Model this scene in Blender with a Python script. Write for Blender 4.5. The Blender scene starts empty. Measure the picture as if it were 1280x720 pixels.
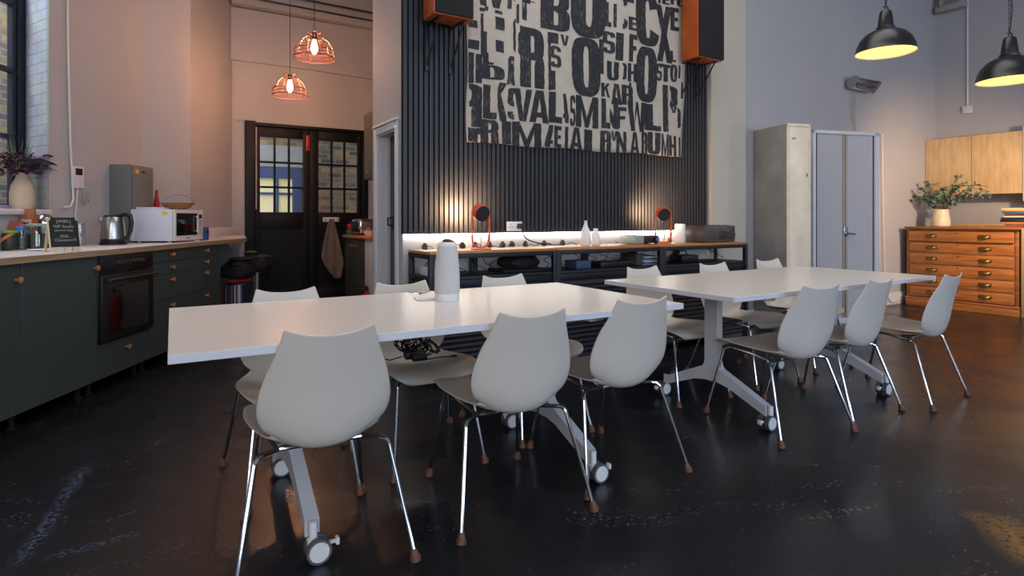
import bpy, bmesh, math, random
from mathutils import Vector, Matrix
PI = math.pi
R = math.radians
random.seed(7)
SC = bpy.context.scene
COL = SC.collection

# ---------------------------------------------------------------- camera numbers
F, H, HZ = 730.0, 1.13, 273.5          # focal length in px (1280 wide), eye height, horizon row
def ray(px): return (px - 640) / F
def pt(px, py, Y): return Vector((ray(px) * Y, Y, H + (HZ - py) / F * Y))
def yfl(py, z=0.0): return F * (H - z) / (py - HZ)
def on(px, py, z=0.0):
    Y = yfl(py, z); return Vector((ray(px) * Y, Y, z))

# ---------------------------------------------------------------- materials
def lin(c):
    c = c / 255.0
    return c / 12.92 if c <= 0.04045 else ((c + 0.055) / 1.055) ** 2.4
def rgb(r, g, b): return (lin(r), lin(g), lin(b), 1.0)
MATS = {}
def mat(name, col, rough=0.5, metal=0.0, noise=0.0, nscale=8.0, bump=0.0, bscale=60.0, spec=0.5, coat=0.0,
        trans=0.0, emit=None, estr=0.0, stretch=None, sheen=0.0, col2=None, rnoise=0.0):
    if name in MATS: return MATS[name]
    m = bpy.data.materials.new(name); m.use_nodes = True
    nt = m.node_tree; b = nt.nodes['Principled BSDF']
    b.inputs['Base Color'].default_value = col
    b.inputs['Roughness'].default_value = rough
    b.inputs['Metallic'].default_value = metal
    b.inputs['Specular IOR Level'].default_value = spec
    b.inputs['Coat Weight'].default_value = coat
    b.inputs['Transmission Weight'].default_value = trans
    b.inputs['Sheen Weight'].default_value = sheen
    if emit:
        b.inputs['Emission Color'].default_value = emit; b.inputs['Emission Strength'].default_value = estr
    tc = nt.nodes.new('ShaderNodeTexCoord'); mp = nt.nodes.new('ShaderNodeMapping')
    nt.links.new(tc.outputs['Object'], mp.inputs['Vector'])
    if stretch: mp.inputs['Scale'].default_value = stretch
    if noise > 0 or col2 or rnoise > 0:
        n = nt.nodes.new('ShaderNodeTexNoise'); n.inputs['Scale'].default_value = nscale
        n.inputs['Detail'].default_value = 6; nt.links.new(mp.outputs[0], n.inputs['Vector'])
        rp = nt.nodes.new('ShaderNodeValToRGB'); rp.color_ramp.elements[0].position = .32; rp.color_ramp.elements[1].position = .68
        c2 = col2 if col2 else (col[0] * (1 - noise), col[1] * (1 - noise), col[2] * (1 - noise), 1)
        rp.color_ramp.elements[0].color = c2; rp.color_ramp.elements[1].color = col
        nt.links.new(n.outputs['Fac'], rp.inputs['Fac'])
        if noise > 0 or col2: nt.links.new(rp.outputs['Color'], b.inputs['Base Color'])
        if rnoise > 0:
            mr = nt.nodes.new('ShaderNodeMapRange'); mr.inputs['To Min'].default_value = rough - rnoise; mr.inputs['To Max'].default_value = rough + rnoise
            nt.links.new(n.outputs['Fac'], mr.inputs['Value']); nt.links.new(mr.outputs[0], b.inputs['Roughness'])
    if bump > 0:
        n2 = nt.nodes.new('ShaderNodeTexNoise'); n2.inputs['Scale'].default_value = bscale; n2.inputs['Detail'].default_value = 4
        nt.links.new(mp.outputs[0], n2.inputs['Vector'])
        bp = nt.nodes.new('ShaderNodeBump'); bp.inputs['Strength'].default_value = bump; bp.inputs['Distance'].default_value = .01
        nt.links.new(n2.outputs['Fac'], bp.inputs['Height']); nt.links.new(bp.outputs[0], b.inputs['Normal'])
    MATS[name] = m
    return m
def wood(name, c1, c2, rough=.45, scale=(1, 12, 12), bump=.05, coat=0.0):
    if name in MATS: return MATS[name]
    m = mat(name, c1, rough, coat=coat); nt = m.node_tree; b = nt.nodes['Principled BSDF']
    tc = nt.nodes['Texture Coordinate']; mp = nt.nodes['Mapping']; mp.inputs['Scale'].default_value = scale
    n = nt.nodes.new('ShaderNodeTexNoise'); n.inputs['Scale'].default_value = 2.2; n.inputs['Detail'].default_value = 8; n.inputs['Distortion'].default_value = .6
    nt.links.new(mp.outputs[0], n.inputs['Vector'])
    rp = nt.nodes.new('ShaderNodeValToRGB'); rp.color_ramp.elements[0].position = .3; rp.color_ramp.elements[1].position = .7
    rp.color_ramp.elements[0].color = c2; rp.color_ramp.elements[1].color = c1
    nt.links.new(n.outputs['Fac'], rp.inputs['Fac']); nt.links.new(rp.outputs['Color'], b.inputs['Base Color'])
    bp = nt.nodes.new('ShaderNodeBump'); bp.inputs['Strength'].default_value = bump
    nt.links.new(n.outputs['Fac'], bp.inputs['Height']); nt.links.new(bp.outputs[0], b.inputs['Normal'])
    return m
def brick(name, c1, c2, mortar, rough=.85, scale=1.0, bump=.6, w=.225, h=.075, msize=.012):
    m = bpy.data.materials.new(name); m.use_nodes = True; nt = m.node_tree; b = nt.nodes['Principled BSDF']
    b.inputs['Roughness'].default_value = rough
    tc = nt.nodes.new('ShaderNodeTexCoord'); sp = nt.nodes.new('ShaderNodeSeparateXYZ'); cb = nt.nodes.new('ShaderNodeCombineXYZ')
    ad = nt.nodes.new('ShaderNodeMath'); ad.operation = 'ADD'
    nt.links.new(tc.outputs['Object'], sp.inputs[0]); nt.links.new(sp.outputs['X'], ad.inputs[0]); nt.links.new(sp.outputs['Y'], ad.inputs[1])
    nt.links.new(ad.outputs[0], cb.inputs['X']); nt.links.new(sp.outputs['Z'], cb.inputs['Y'])
    bt = nt.nodes.new('ShaderNodeTexBrick'); nt.links.new(cb.outputs[0], bt.inputs['Vector'])
    bt.inputs['Scale'].default_value = scale; bt.inputs['Brick Width'].default_value = w; bt.inputs['Row Height'].default_value = h
    bt.inputs['Mortar Size'].default_value = msize; bt.inputs['Mortar Smooth'].default_value = .3
    bt.inputs['Color1'].default_value = c1; bt.inputs['Color2'].default_value = c2; bt.inputs['Mortar'].default_value = mortar
    n = nt.nodes.new('ShaderNodeTexNoise'); n.inputs['Scale'].default_value = 9; n.inputs['Detail'].default_value = 6
    nt.links.new(tc.outputs['Object'], n.inputs['Vector'])
    mx = nt.nodes.new('ShaderNodeMix'); mx.data_type = 'RGBA'; mx.blend_type = 'MULTIPLY'; mx.inputs['Factor'].default_value = .5
    nt.links.new(bt.outputs['Color'], mx.inputs['A']); nt.links.new(n.outputs['Color'], mx.inputs['B'])
    nt.links.new(mx.outputs['Result'], b.inputs['Base Color'])
    bp = nt.nodes.new('ShaderNodeBump'); bp.invert = True; bp.inputs['Strength'].default_value = bump; bp.inputs['Distance'].default_value = .01
    nt.links.new(bt.outputs['Fac'], bp.inputs['Height']); nt.links.new(bp.outputs[0], b.inputs['Normal'])
    MATS[name] = m; return m
def glass_mat(name, tint=(1, 1, 1, 1), refl=.12):
    m = bpy.data.materials.new(name); m.use_nodes = True; nt = m.node_tree
    for n in list(nt.nodes):
        if n.type != 'OUTPUT_MATERIAL': nt.nodes.remove(n)
    out = nt.nodes['Material Output']
    t = nt.nodes.new('ShaderNodeBsdfTransparent'); t.inputs['Color'].default_value = tint
    g = nt.nodes.new('ShaderNodeBsdfGlossy'); g.inputs['Roughness'].default_value = .03
    lw = nt.nodes.new('ShaderNodeLayerWeight'); lw.inputs['Blend'].default_value = .5
    fr = nt.nodes.new('ShaderNodeMath'); fr.operation = 'POWER'; fr.inputs[1].default_value = 5; nt.links.new(lw.outputs['Facing'], fr.inputs[0])
    mr = nt.nodes.new('ShaderNodeMapRange'); mr.inputs['To Min'].default_value = refl * .5; mr.inputs['To Max'].default_value = 1
    mx = nt.nodes.new('ShaderNodeMixShader')
    nt.links.new(fr.outputs[0], mr.inputs['Value']); nt.links.new(mr.outputs[0], mx.inputs[0])
    nt.links.new(t.outputs[0], mx.inputs[1]); nt.links.new(g.outputs[0], mx.inputs[2]); nt.links.new(mx.outputs[0], out.inputs['Surface'])
    MATS[name] = m; return m

M_wall = mat('white_wall_paint', rgb(168, 165, 166), .75, noise=.05, nscale=1.5, bump=.08, bscale=14)
M_wall_f = mat('warm_lit_wall_tone', rgb(190, 180, 164), .75, noise=.08, nscale=1.7, bump=.06, bscale=12)  # pier tone: the warm light on it is put into the cream colour
M_white = mat('white_lacquer', rgb(226, 224, 222), .35)
M_whitegloss = mat('white_gloss_paint', rgb(205, 203, 206), .4, noise=.06, nscale=5)
M_shell = mat('white_chair_plastic', rgb(206, 196, 184), .32, bump=.02, bscale=250)
M_top = mat('white_table_laminate', rgb(222, 214, 206), .25)
M_edge = mat('white_table_edge', rgb(214, 212, 216), .4)
M_chrome = mat('chrome', rgb(205, 205, 208), .12, 1.0)
M_steel = mat('brushed_steel', rgb(180, 175, 170), .28, 1.0, noise=.08, nscale=30, stretch=(1, 1, 20))
M_foot = mat('brown_rubber', rgb(120, 78, 60), .6, noise=.3, nscale=60)
M_black = mat('black_plastic', rgb(20, 20, 22), .4)
M_blackmatte = mat('black_matte', rgb(16, 16, 18), .8)
M_rubber = mat('grey_tyre', rgb(88, 88, 92), .55)
M_navy = mat('dark_blue_black_metal', rgb(18, 20, 28), .5, noise=.15, nscale=6)
M_slat = mat('charcoal_slat', rgb(44, 44, 49), .5, noise=.25, nscale=4, stretch=(30, 30, 1))
M_felt = mat('black_felt', rgb(12, 12, 14), .95)
M_green = mat('dark_green_grey_front', rgb(61, 68, 66), .42, noise=.06, nscale=3)
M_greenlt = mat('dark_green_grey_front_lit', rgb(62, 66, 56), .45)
M_knob = wood('copper_wood', rgb(190, 122, 76), rgb(160, 92, 52), .4)
M_wtop = wood('pale_worktop', rgb(222, 214, 210), rgb(202, 190, 182), .35, (2, 2, 2), .01)
M_wedge = wood('worktop_plywood_edge', rgb(176, 150, 120), rgb(140, 112, 84), .5, (1, 6, 30))
M_oak = wood('oiled_oak_top', rgb(196, 136, 78), rgb(166, 106, 56), .35, (1.5, 14, 14))
M_pine = wood('old_orange_pine', rgb(194, 122, 62), rgb(150, 86, 40), .38, (1.2, 10, 14), .05, .2)
M_pine2 = wood('old_pine_rail', rgb(172, 112, 62), rgb(134, 80, 40), .4, (1.2, 10, 14), .05, .2)
M_maple = wood('pale_maple_ply', rgb(206, 176, 134), rgb(184, 150, 106), .45, (9, 9, 1.3), .02)
M_brass = mat('aged_brass', rgb(150, 118, 62), .38, 1.0, noise=.3, nscale=40)
M_doorblk = mat('black_door_paint', rgb(13, 12, 12), .55, spec=.25, bump=.05, bscale=30)
M_orange = mat('orange_enamel', rgb(214, 84, 48), .4)
M_spk = wood('orange_speaker_veneer', rgb(190, 92, 34), rgb(158, 70, 22), .4, (10, 1.5, 1.5))
M_spkg = mat('black_speaker_grille', rgb(24, 23, 24), .9, bump=.2, bscale=400)
M_lampblk = mat('black_enamel', rgb(26, 27, 30), .34, noise=.2, nscale=8)
M_lampin = mat('cream_enamel_inside', rgb(250, 232, 190), .4)
M_locker = mat('worn_cream_locker', rgb(244, 226, 198), .5, noise=.22, nscale=5, col2=rgb(222, 204, 178))
M_lockside = mat('worn_grey_steel_side', rgb(156, 152, 148), .35, metal=.0, noise=.3, nscale=3.5, rnoise=.08)
M_tamb = mat('grey_tambour', rgb(196, 192, 194), .45)
M_tambf = mat('grey_beige_steel', rgb(160, 150, 136), .45)
M_glass = glass_mat('window_glass')
M_jar = glass_mat('jar_glass', (.9, .95, .93, 1), .25)
M_ceramic = mat('unglazed_ceramic', rgb(204, 178, 150), .6, noise=.12, nscale=14, bump=.1, bscale=50)
M_ceramicw = mat('white_ceramic', rgb(232, 228, 222), .4)
M_chalk = mat('chalk', rgb(168, 168, 164), .95)
M_board = mat('chalkboard_black', rgb(22, 21, 22), .7, noise=.3, nscale=30)
M_palewood = wood('pale_pine_stick', rgb(222, 200, 160), rgb(198, 170, 124), .55, (8, 8, 1))
M_cable = mat('black_cable', rgb(18, 18, 20), .45)
M_cablew = mat('white_cable', rgb(214, 208, 204), .5)
M_grey = mat('grey_painted_steel', rgb(112, 110, 108), .4, noise=.08, nscale=6)
M_red = mat('red_plastic', rgb(176, 32, 30), .4)
M_leafg = mat('eucalyptus_leaf', rgb(128, 152, 128), .6, noise=.45, nscale=20, col2=rgb(78, 104, 84))
M_leafp = mat('dark_purple_leaf', rgb(118, 78, 98), .6, noise=.4, nscale=30, col2=rgb(62, 42, 60))
M_leafgr = mat('grey_green_spike', rgb(120, 130, 96), .6, noise=.4, nscale=20)
M_twig = mat('brown_twig', rgb(122, 84, 56), .7)
M_towel = mat('grey_towel', rgb(124, 112, 104), .95, noise=.35, nscale=30, bump=.3, bscale=150, sheen=.3)
M_brickext = brick('yellow_stock_brick', rgb(206, 166, 100), rgb(112, 98, 88), rgb(160, 152, 142))
M_brickwh = brick('white_painted_brick', rgb(214, 216, 222), rgb(206, 208, 214), rgb(196, 198, 204), bump=.8, w=.22, h=.075, msize=.006)
M_frameblk = mat('black_window_steel', rgb(28, 32, 42), .4)
M_fabric = mat('pale_grey_mesh_fabric', rgb(202, 198, 196), .85, bump=.3, bscale=600)

# floor: worn glossy black resin
def floor_mat():
    m = bpy.data.materials.new('worn_black_resin_floor'); m.use_nodes = True; nt = m.node_tree; b = nt.nodes['Principled BSDF']
    L = nt.links.new
    tc = nt.nodes.new('ShaderNodeTexCoord')
    def noise(s, d, dist=0.0, st=None):
        n = nt.nodes.new('ShaderNodeTexNoise'); n.inputs['Scale'].default_value = s; n.inputs['Detail'].default_value = d; n.inputs['Distortion'].default_value = dist
        if st:
            mp = nt.nodes.new('ShaderNodeMapping'); mp.inputs['Scale'].default_value = st[0]; mp.inputs['Rotation'].default_value = (0, 0, st[1])
            L(tc.outputs['Object'], mp.inputs[0]); L(mp.outputs[0], n.inputs['Vector'])
        else: L(tc.outputs['Object'], n.inputs['Vector'])
        return n
    def ramp(src, p0, p1, c0, c1):
        r = nt.nodes.new('ShaderNodeValToRGB'); e = r.color_ramp.elements; e[0].position = p0; e[1].position = p1; e[0].color = c0; e[1].color = c1
        L(src, r.inputs['Fac']); return r
    def mix(f, a, bb):
        x = nt.nodes.new('ShaderNodeMix'); x.data_type = 'RGBA'
        L(f, x.inputs['Factor'])
        for k, v in (('A', a), ('B', bb)):
            if isinstance(v, tuple): x.inputs[k].default_value = v
            else: L(v, x.inputs[k])
        return x.outputs['Result']
    K, W = (0, 0, 0, 1), (1, 1, 1, 1)
    base = ramp(noise(.9, 5).outputs['Fac'], .35, .7, rgb(20, 23, 29), rgb(33, 32, 34)).outputs['Color']
    brown = ramp(noise(.35, 3).outputs['Fac'], .62, .8, K, W).outputs['Color']
    c = mix(brown, base, rgb(44, 35, 29))
    # chips and scuffs in streaks
    streak = ramp(noise(2.0, 9, .4, ((1.0, 3.2, 1), R(-24))).outputs['Fac'], .56, .63, K, W).outputs['Color']
    spk = ramp(noise(64, 5).outputs['Fac'], .56, .64, K, W).outputs['Color']
    mul = nt.nodes.new('ShaderNodeMath'); mul.operation = 'MULTIPLY'; L(streak, mul.inputs[0]); L(spk, mul.inputs[1])
    c = mix(mul.outputs[0], c, rgb(74, 79, 90))
    dots = ramp(noise(60, 2).outputs['Fac'], .72, .75, K, W).outputs['Color']
    c = mix(dots, c, rgb(108, 106, 106))
    def vm(op, a, v=None):
        n = nt.nodes.new('ShaderNodeVectorMath'); n.operation = op; L(a, n.inputs[0])
        if v is not None: n.inputs[1].default_value = v
        return n
    def ma(op, a, v):
        n = nt.nodes.new('ShaderNodeMath'); n.operation = op; L(a, n.inputs[0]); n.use_clamp = False
        if isinstance(v, (int, float)): n.inputs[1].default_value = v
        else: L(v, n.inputs[1])
        return n.outputs[0]
    wob = noise(7, 4)
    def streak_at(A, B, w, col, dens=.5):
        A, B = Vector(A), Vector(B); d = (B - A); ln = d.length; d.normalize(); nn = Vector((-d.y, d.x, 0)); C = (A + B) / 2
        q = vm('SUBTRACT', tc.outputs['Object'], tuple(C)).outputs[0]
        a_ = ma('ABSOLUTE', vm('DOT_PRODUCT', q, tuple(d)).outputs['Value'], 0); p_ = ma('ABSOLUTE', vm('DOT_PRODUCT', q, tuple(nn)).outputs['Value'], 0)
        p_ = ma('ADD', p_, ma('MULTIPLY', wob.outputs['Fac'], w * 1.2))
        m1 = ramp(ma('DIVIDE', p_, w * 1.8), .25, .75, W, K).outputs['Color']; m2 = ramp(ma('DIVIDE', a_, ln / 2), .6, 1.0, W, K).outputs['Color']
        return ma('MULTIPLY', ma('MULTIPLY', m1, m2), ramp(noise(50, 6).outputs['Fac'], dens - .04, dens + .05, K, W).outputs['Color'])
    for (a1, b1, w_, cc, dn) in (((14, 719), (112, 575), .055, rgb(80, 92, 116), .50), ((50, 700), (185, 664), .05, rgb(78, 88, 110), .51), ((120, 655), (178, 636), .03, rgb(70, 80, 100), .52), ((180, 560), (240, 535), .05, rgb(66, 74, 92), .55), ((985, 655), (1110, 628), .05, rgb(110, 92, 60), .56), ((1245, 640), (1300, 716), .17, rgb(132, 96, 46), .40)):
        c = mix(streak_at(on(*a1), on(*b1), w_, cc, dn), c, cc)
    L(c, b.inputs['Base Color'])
    rr = nt.nodes.new('ShaderNodeMapRange'); rr.inputs['From Min'].default_value = .3; rr.inputs['From Max'].default_value = .7
    rr.inputs['To Min'].default_value = .19; rr.inputs['To Max'].default_value = .36
    L(noise(1.6, 7, .5).outputs['Fac'], rr.inputs['Value']); L(rr.outputs[0], b.inputs['Roughness'])
    bp = nt.nodes.new('ShaderNodeBump'); bp.inputs['Strength'].default_value = .12; bp.inputs['Distance'].default_value = .01
    L(noise(5, 5).outputs['Fac'], bp.inputs['Height']); L(bp.outputs[0], b.inputs['Normal'])
    b.inputs['Specular IOR Level'].default_value = .4
    return m
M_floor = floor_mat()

# ---------------------------------------------------------------- mesh builder
class MB:
    def __init__(s):
        s.bm = bmesh.new(); s.M = Matrix.Identity(4); s.mi = 0
    def _n(s, vs, fs):
        out = [s.bm.verts.new(s.M @ Vector(v)) for v in vs]; res = []
        for f in fs:
            try:
                fc = s.bm.faces.new([out[i] for i in f]); fc.material_index = s.mi; fc.smooth = True; res.append(fc)
            except ValueError: pass
        return out, res
    def box(s, x0, y0, z0, x1, y1, z1, bev=0.0, seg=2):
        if x0 > x1: x0, x1 = x1, x0
        if y0 > y1: y0, y1 = y1, y0
        if z0 > z1: z0, z1 = z1, z0
        vs = [(x0, y0, z0), (x1, y0, z0), (x1, y1, z0), (x0, y1, z0), (x0, y0, z1), (x1, y0, z1), (x1, y1, z1), (x0, y1, z1)]
        fs = [(3, 2, 1, 0), (4, 5, 6, 7), (0, 1, 5, 4), (1, 2, 6, 5), (2, 3, 7, 6), (3, 0, 4, 7)]
        v, f = s._n(vs, fs)
        if bev > 0:
            es = list({e for q in f for e in q.edges})
            r = bmesh.ops.bevel(s.bm, geom=es, offset=bev, segments=seg, affect='EDGES', profile=.5)
            for q in r['faces']: q.material_index = s.mi; q.smooth = True
        return s
    def prism(s, pts, z0, z1):            # pts: ccw 2-D outline
        n = len(pts)
        vs = [(p[0], p[1], z0) for p in pts] + [(p[0], p[1], z1) for p in pts]
        fs = [tuple(range(n - 1, -1, -1)), tuple(range(n, 2 * n))] + [(i, (i + 1) % n, n + (i + 1) % n, n + i) for i in range(n)]
        s._n(vs, fs); return s
    def poly(s, pts): s._n(pts, [tuple(range(len(pts)))]); return s
    def cyl(s, p0, p1, r0, r1=None, n=16, cap=True):
        r1 = r0 if r1 is None else r1
        p0, p1 = Vector(p0), Vector(p1); d = (p1 - p0).normalized()
        a = d.orthogonal().normalized(); b = d.cross(a)
        vs = []
        for p, r in ((p0, r0), (p1, r1)):
            for i in range(n):
                t = 2 * PI * i / n; vs.append(p + (a * math.cos(t) + b * math.sin(t)) * r)
        fs = [(i, (i + 1) % n, n + (i + 1) % n, n + i) for i in range(n)]
        if cap: fs += [tuple(range(n - 1, -1, -1)), tuple(range(n, 2 * n))]
        s._n(vs, fs); return s
    def tube(s, pts, r, n=8, closed=False, flat=1.0):
        pts = [Vector(p) for p in pts]; N = len(pts); vs = []; prev = None
        for i, p in enumerate(pts):
            if closed: d = (pts[(i + 1) % N] - pts[i - 1]).normalized()
            else: d = (pts[min(i + 1, N - 1)] - pts[max(i - 1, 0)]).normalized()
            if prev is None: a = d.orthogonal().normalized()
            else:
                a = prev - d * prev.dot(d)
                a = a.normalized() if a.length > 1e-6 else d.orthogonal().normalized()
            prev = a; b = d.cross(a); rr = r[i] if isinstance(r, (list, tuple)) else r
            for k in range(n):
                t = 2 * PI * k / n; vs.append(p + a * math.cos(t) * rr + b * math.sin(t) * rr * flat)
        fs = []
        for i in range(N if closed else N - 1):
            j = (i + 1) % N
            for k in range(n): fs.append((i * n + k, i * n + (k + 1) % n, j * n + (k + 1) % n, j * n + k))
        if not closed: fs += [tuple(range(n - 1, -1, -1)), tuple(range((N - 1) * n, N * n))]
        s._n(vs, fs); return s
    def lathe(s, prof, c=(0, 0, 0), n=28, cap=True):
        vs = []; N = len(prof)
        for (r, z) in prof:
            for k in range(n):
                t = 2 * PI * k / n; vs.append((c[0] + r * math.cos(t), c[1] + r * math.sin(t), c[2] + z))
        fs = []
        for i in range(N - 1):
            for k in range(n): fs.append((i * n + k, i * n + (k + 1) % n, (i + 1) * n + (k + 1) % n, (i + 1) * n + k))
        if cap: fs += [tuple(range(n - 1, -1, -1)), tuple(range((N - 1) * n, N * n))]
        s._n(vs, fs); return s
    def grid(s, P):                        # P[i][j] points
        a, b = len(P), len(P[0]); vs = [p for row in P for p in row]
        fs = [(i * b + j, i * b + j + 1, (i + 1) * b + j + 1, (i + 1) * b + j) for i in range(a - 1) for j in range(b - 1)]
        s._n(vs, fs); return s
    def ell(s, c, r, n=12, m=8):
        prof = []
        vs = []; fs = []
        for i in range(m + 1):
            ph = -PI / 2 + PI * i / m
            for k in range(n):
                t = 2 * PI * k / n
                vs.append((c[0] + r[0] * math.cos(ph) * math.cos(t), c[1] + r[1] * math.cos(ph) * math.sin(t), c[2] + r[2] * math.sin(ph)))
        for i in range(m):
            for k in range(n): fs.append((i * n + k, i * n + (k + 1) % n, (i + 1) * n + (k + 1) % n, (i + 1) * n + k))
        v, f = s._n(vs, fs); bmesh.ops.remove_doubles(s.bm, verts=v, dist=1e-6); return s
    def build(s, name, mats, parent=None, loc=None, rotz=0, sharp=35, solid=0, recalc=True):
        if recalc: bmesh.ops.recalc_face_normals(s.bm, faces=s.bm.faces)
        me = bpy.data.meshes.new(name); s.bm.to_mesh(me); s.bm.free()
        for m in (mats if isinstance(mats, (list, tuple)) else [mats]): me.materials.append(m)
        try: me.set_sharp_from_angle(angle=R(sharp))
        except Exception: pass
        o = bpy.data.objects.new(name, me); COL.objects.link(o)
        if parent: o.parent = parent
        if loc is not None: o.location = loc
        o.rotation_euler = (0, 0, rotz)
        if solid: md = o.modifiers.new('solid', 'SOLIDIFY'); md.thickness = solid; md.offset = 0
        return o
def tag(o, label=None, cat=None, group=None, kind=None):
    if label: o['label'] = label
    if cat: o['category'] = cat
    if group: o['group'] = group
    if kind: o['kind'] = kind
    return o
def thing(name, label, cat, loc=(0, 0, 0), rotz=0, group=None):
    o = bpy.data.objects.new(name, None); COL.objects.link(o); o.empty_display_size = .1
    o.location = loc; o.rotation_euler = (0, 0, rotz); return tag(o, label, cat, group)
def struct(name, mb, m, loc=None, rotz=0, parent=None, **k):
    o = mb.build(name, m, parent, loc, rotz, **k)
    if not parent: tag(o, kind='structure')
    return o
KIDS = {}
def kids(o): return [c for c in bpy.data.objects if c.parent == o]
def dup(o, parent=None, loc=None, rotz=None, label=None, group=None):
    c = o.copy(); COL.objects.link(c)
    if parent: c.parent = parent
    if loc is not None: c.location = loc
    if rotz is not None: c.rotation_euler = (0, 0, rotz)
    if label: c['label'] = label
    if group: c['group'] = group
    for k in kids(o):
        if k is not c: dup(k, c)
    return c

# frames of reference: local x, local y, rotation
class Fr:
    def __init__(s, ox, oy, deg): s.o = Vector((ox, oy, 0)); s.r = R(deg); s.x = Vector((math.cos(s.r), math.sin(s.r), 0)); s.y = Vector((-math.sin(s.r), math.cos(s.r), 0))
    def p(s, x, y=0, z=0): return s.o + s.x * x + s.y * y + Vector((0, 0, z))
    def tpx(s, px, y=0.0):     # local x where the viewing column px meets the line at local y
        r = ray(px); q = s.o + s.y * y
        return (r * q.y - q.x) / (s.x.x - r * s.x.y)
SL = Fr(-.739, 4.249, 31)        # far wall; y points away from the camera
KT = Fr(-2.428, 0, 93.14)        # kitchen front line; x runs away, y towards the wall on the left
DW = Fr(-3.44, 7.18, 31)         # door wall
SD = Fr(-.789, 4.219, 121)       # short side wall; x runs away, y to the left (room side)
CH = Fr(5.19, 7.72, -59)         # plan chest; x runs along its front, y to its back
# ================================================================ the room
ZC = 4.6
b = MB(); b.box(-8, -5, -.1, 16, 14, 0); struct('floor', b, M_floor)
b = MB(); b.prism([(-3.6, -3.55), (13.4, -3.55), (7.4, 6.5), (5.9, 8.95), (4.2, 11.9), (1.6, 10.4), (-3.9, 7.15), (-3.55, 3.0)], ZC, ZC + .15); struct('ceiling', b, M_wall)

# far wall (behind slats) from the side-wall corner to the right corner
tc = 7.89
b = MB(); b.box(-.058, 0, 0, tc + .2, .15, ZC); struct('wall_far', b, M_wall, SL.o, SL.r)
t0, t1 = SL.tpx(884), SL.tpx(932, -.05)
b = MB(); b.box(t0, -.05, 0, t1, 0, ZC); struct('wall_pier', b, M_wall_f, SL.o, SL.r)
# baseboard on the far wall right part
b = MB(); b.box(t1, -.018, 0, tc, 0, .16, .004); struct('baseboard_far', b, M_whitegloss, SL.o, SL.r)
# right wall
cr = SL.p(tc, 0)
b = MB(); b.box(-5, 0, 0, 14.5, .15, ZC); struct('wall_right', b, M_wall, cr, R(-59))
# rear wall with three big window openings
b = MB()
xs = [-3.6, -1.9, .9, 2.1, 5.4, 6.6, 9.9, 14.5]
b.box(-3.6, -3.55, 0, 14.5, -3.4, 1.0); b.box(-3.6, -3.55, 3.7, 14.5, -3.4, ZC)
for i in (0, 2, 4, 6): b.box(xs[i], -3.55, 1.0, xs[i + 1], -3.4, 3.7)
struct('wall_rear', b, M_wall)
for i, n in ((1, 3), (3, 4), (5, 5)):
    b = MB()
    x0, x1 = xs[i], xs[i + 1]
    for k in range(5):
        x = x0 + (x1 - x0) * k / 4; b.box(x - .025, -3.5, 1.0, x + .025, -3.44, 3.7)
    for k in range(5):
        z = 1.0 + 2.7 * k / 4; b.box(x0, -3.5, z - .02, x1, -3.44, z + .02)
    struct('window_%d' % n, b, M_frameblk)

# kitchen wall on the left, frame KT (x away, y to the left)
b = MB()
b.box(-3.6, .62, 0, 2.55, .97, ZC)
b.box(2.55, .62, 0, 4.17, .97, 1.16); b.box(2.55, .62, 3.95, 4.17, .97, ZC)
b.prism([(4.17, .62), (7.40, .62), (7.40, .97), (4.42, .97)], 0, ZC)
struct('wall_left', b, M_wall, KT.o, KT.r)
b = MB(); b.prism([(4.182, .64), (4.20, .63), (4.44, .965), (4.408, .972)], 1.195, 3.95)
struct('trim_1', b, M_brickwh, KT.o, KT.r)
b = MB(); b.box(2.5, .585, 1.155, 4.16, .985, 1.195, .012); struct('window_sill', b, M_whitegloss, KT.o, KT.r)
# pier standing out of the kitchen wall
s0, s1 = KT.tpx(178, .62), KT.tpx(238, .42)
b = MB(); b.prism([(s0, .62), (s1, .42), (s1, .62)], 0, ZC); struct('wall_chimney', b, M_wall, KT.o, KT.r)
b = MB(); b.box(s1, .575, .931, 7.6, .62, 1.03, .004); struct('trim_2', b, M_whitegloss, KT.o, KT.r)
# window 1 (left)
w = MB()
w.box(4.315, .93, 1.195, 4.405, .99, 3.95, .003)
w.box(2.55, .93, 1.195, 2.63, .99, 3.95); w.box(2.55, .93, 1.195, 4.32, .99, 1.235); w.box(2.55, .93, 3.9, 4.32, .99, 3.95)
w.box(4.27, .94, 1.2, 4.30, .98, 3.9)
for z in (1.72, 2.2, 2.69, 3.18, 3.66): w.box(2.6, .94, z - .016, 4.32, .98, z + .016)
for x in (3.1, 3.65): w.box(x - .016, .94, 1.2, x + .016, .98, 3.9)
wo = struct('window_1', w, M_frameblk, KT.o, KT.r)
g = MB(); g.box(2.6, .957, 1.2, 4.33, .961, 3.92); g.build('pane', M_glass, wo)
# brick building seen through window 1
b = MB(); b.box(.5, 2.6, -.1, 7.2, 2.8, 3.9)
tag(b.build('brick_building', M_brickext, None, KT.o, KT.r), 'yellow brick wall of the building outside the left window', 'building')

# door wall, frame DW
tL, tM, tR = DW.tpx(306), DW.tpx(388), DW.tpx(453)
ZD = 2.30
b = MB()
b.box(-.35, 0, 0, tL, .2, ZD + .05); b.box(tR + .06, 0, 0, 6.6, .2, ZD + .05); b.box(-.35, 0, ZD + .04, 6.6, .2, ZC)
struct('wall_door', b, M_wall, DW.o, DW.r)
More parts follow.
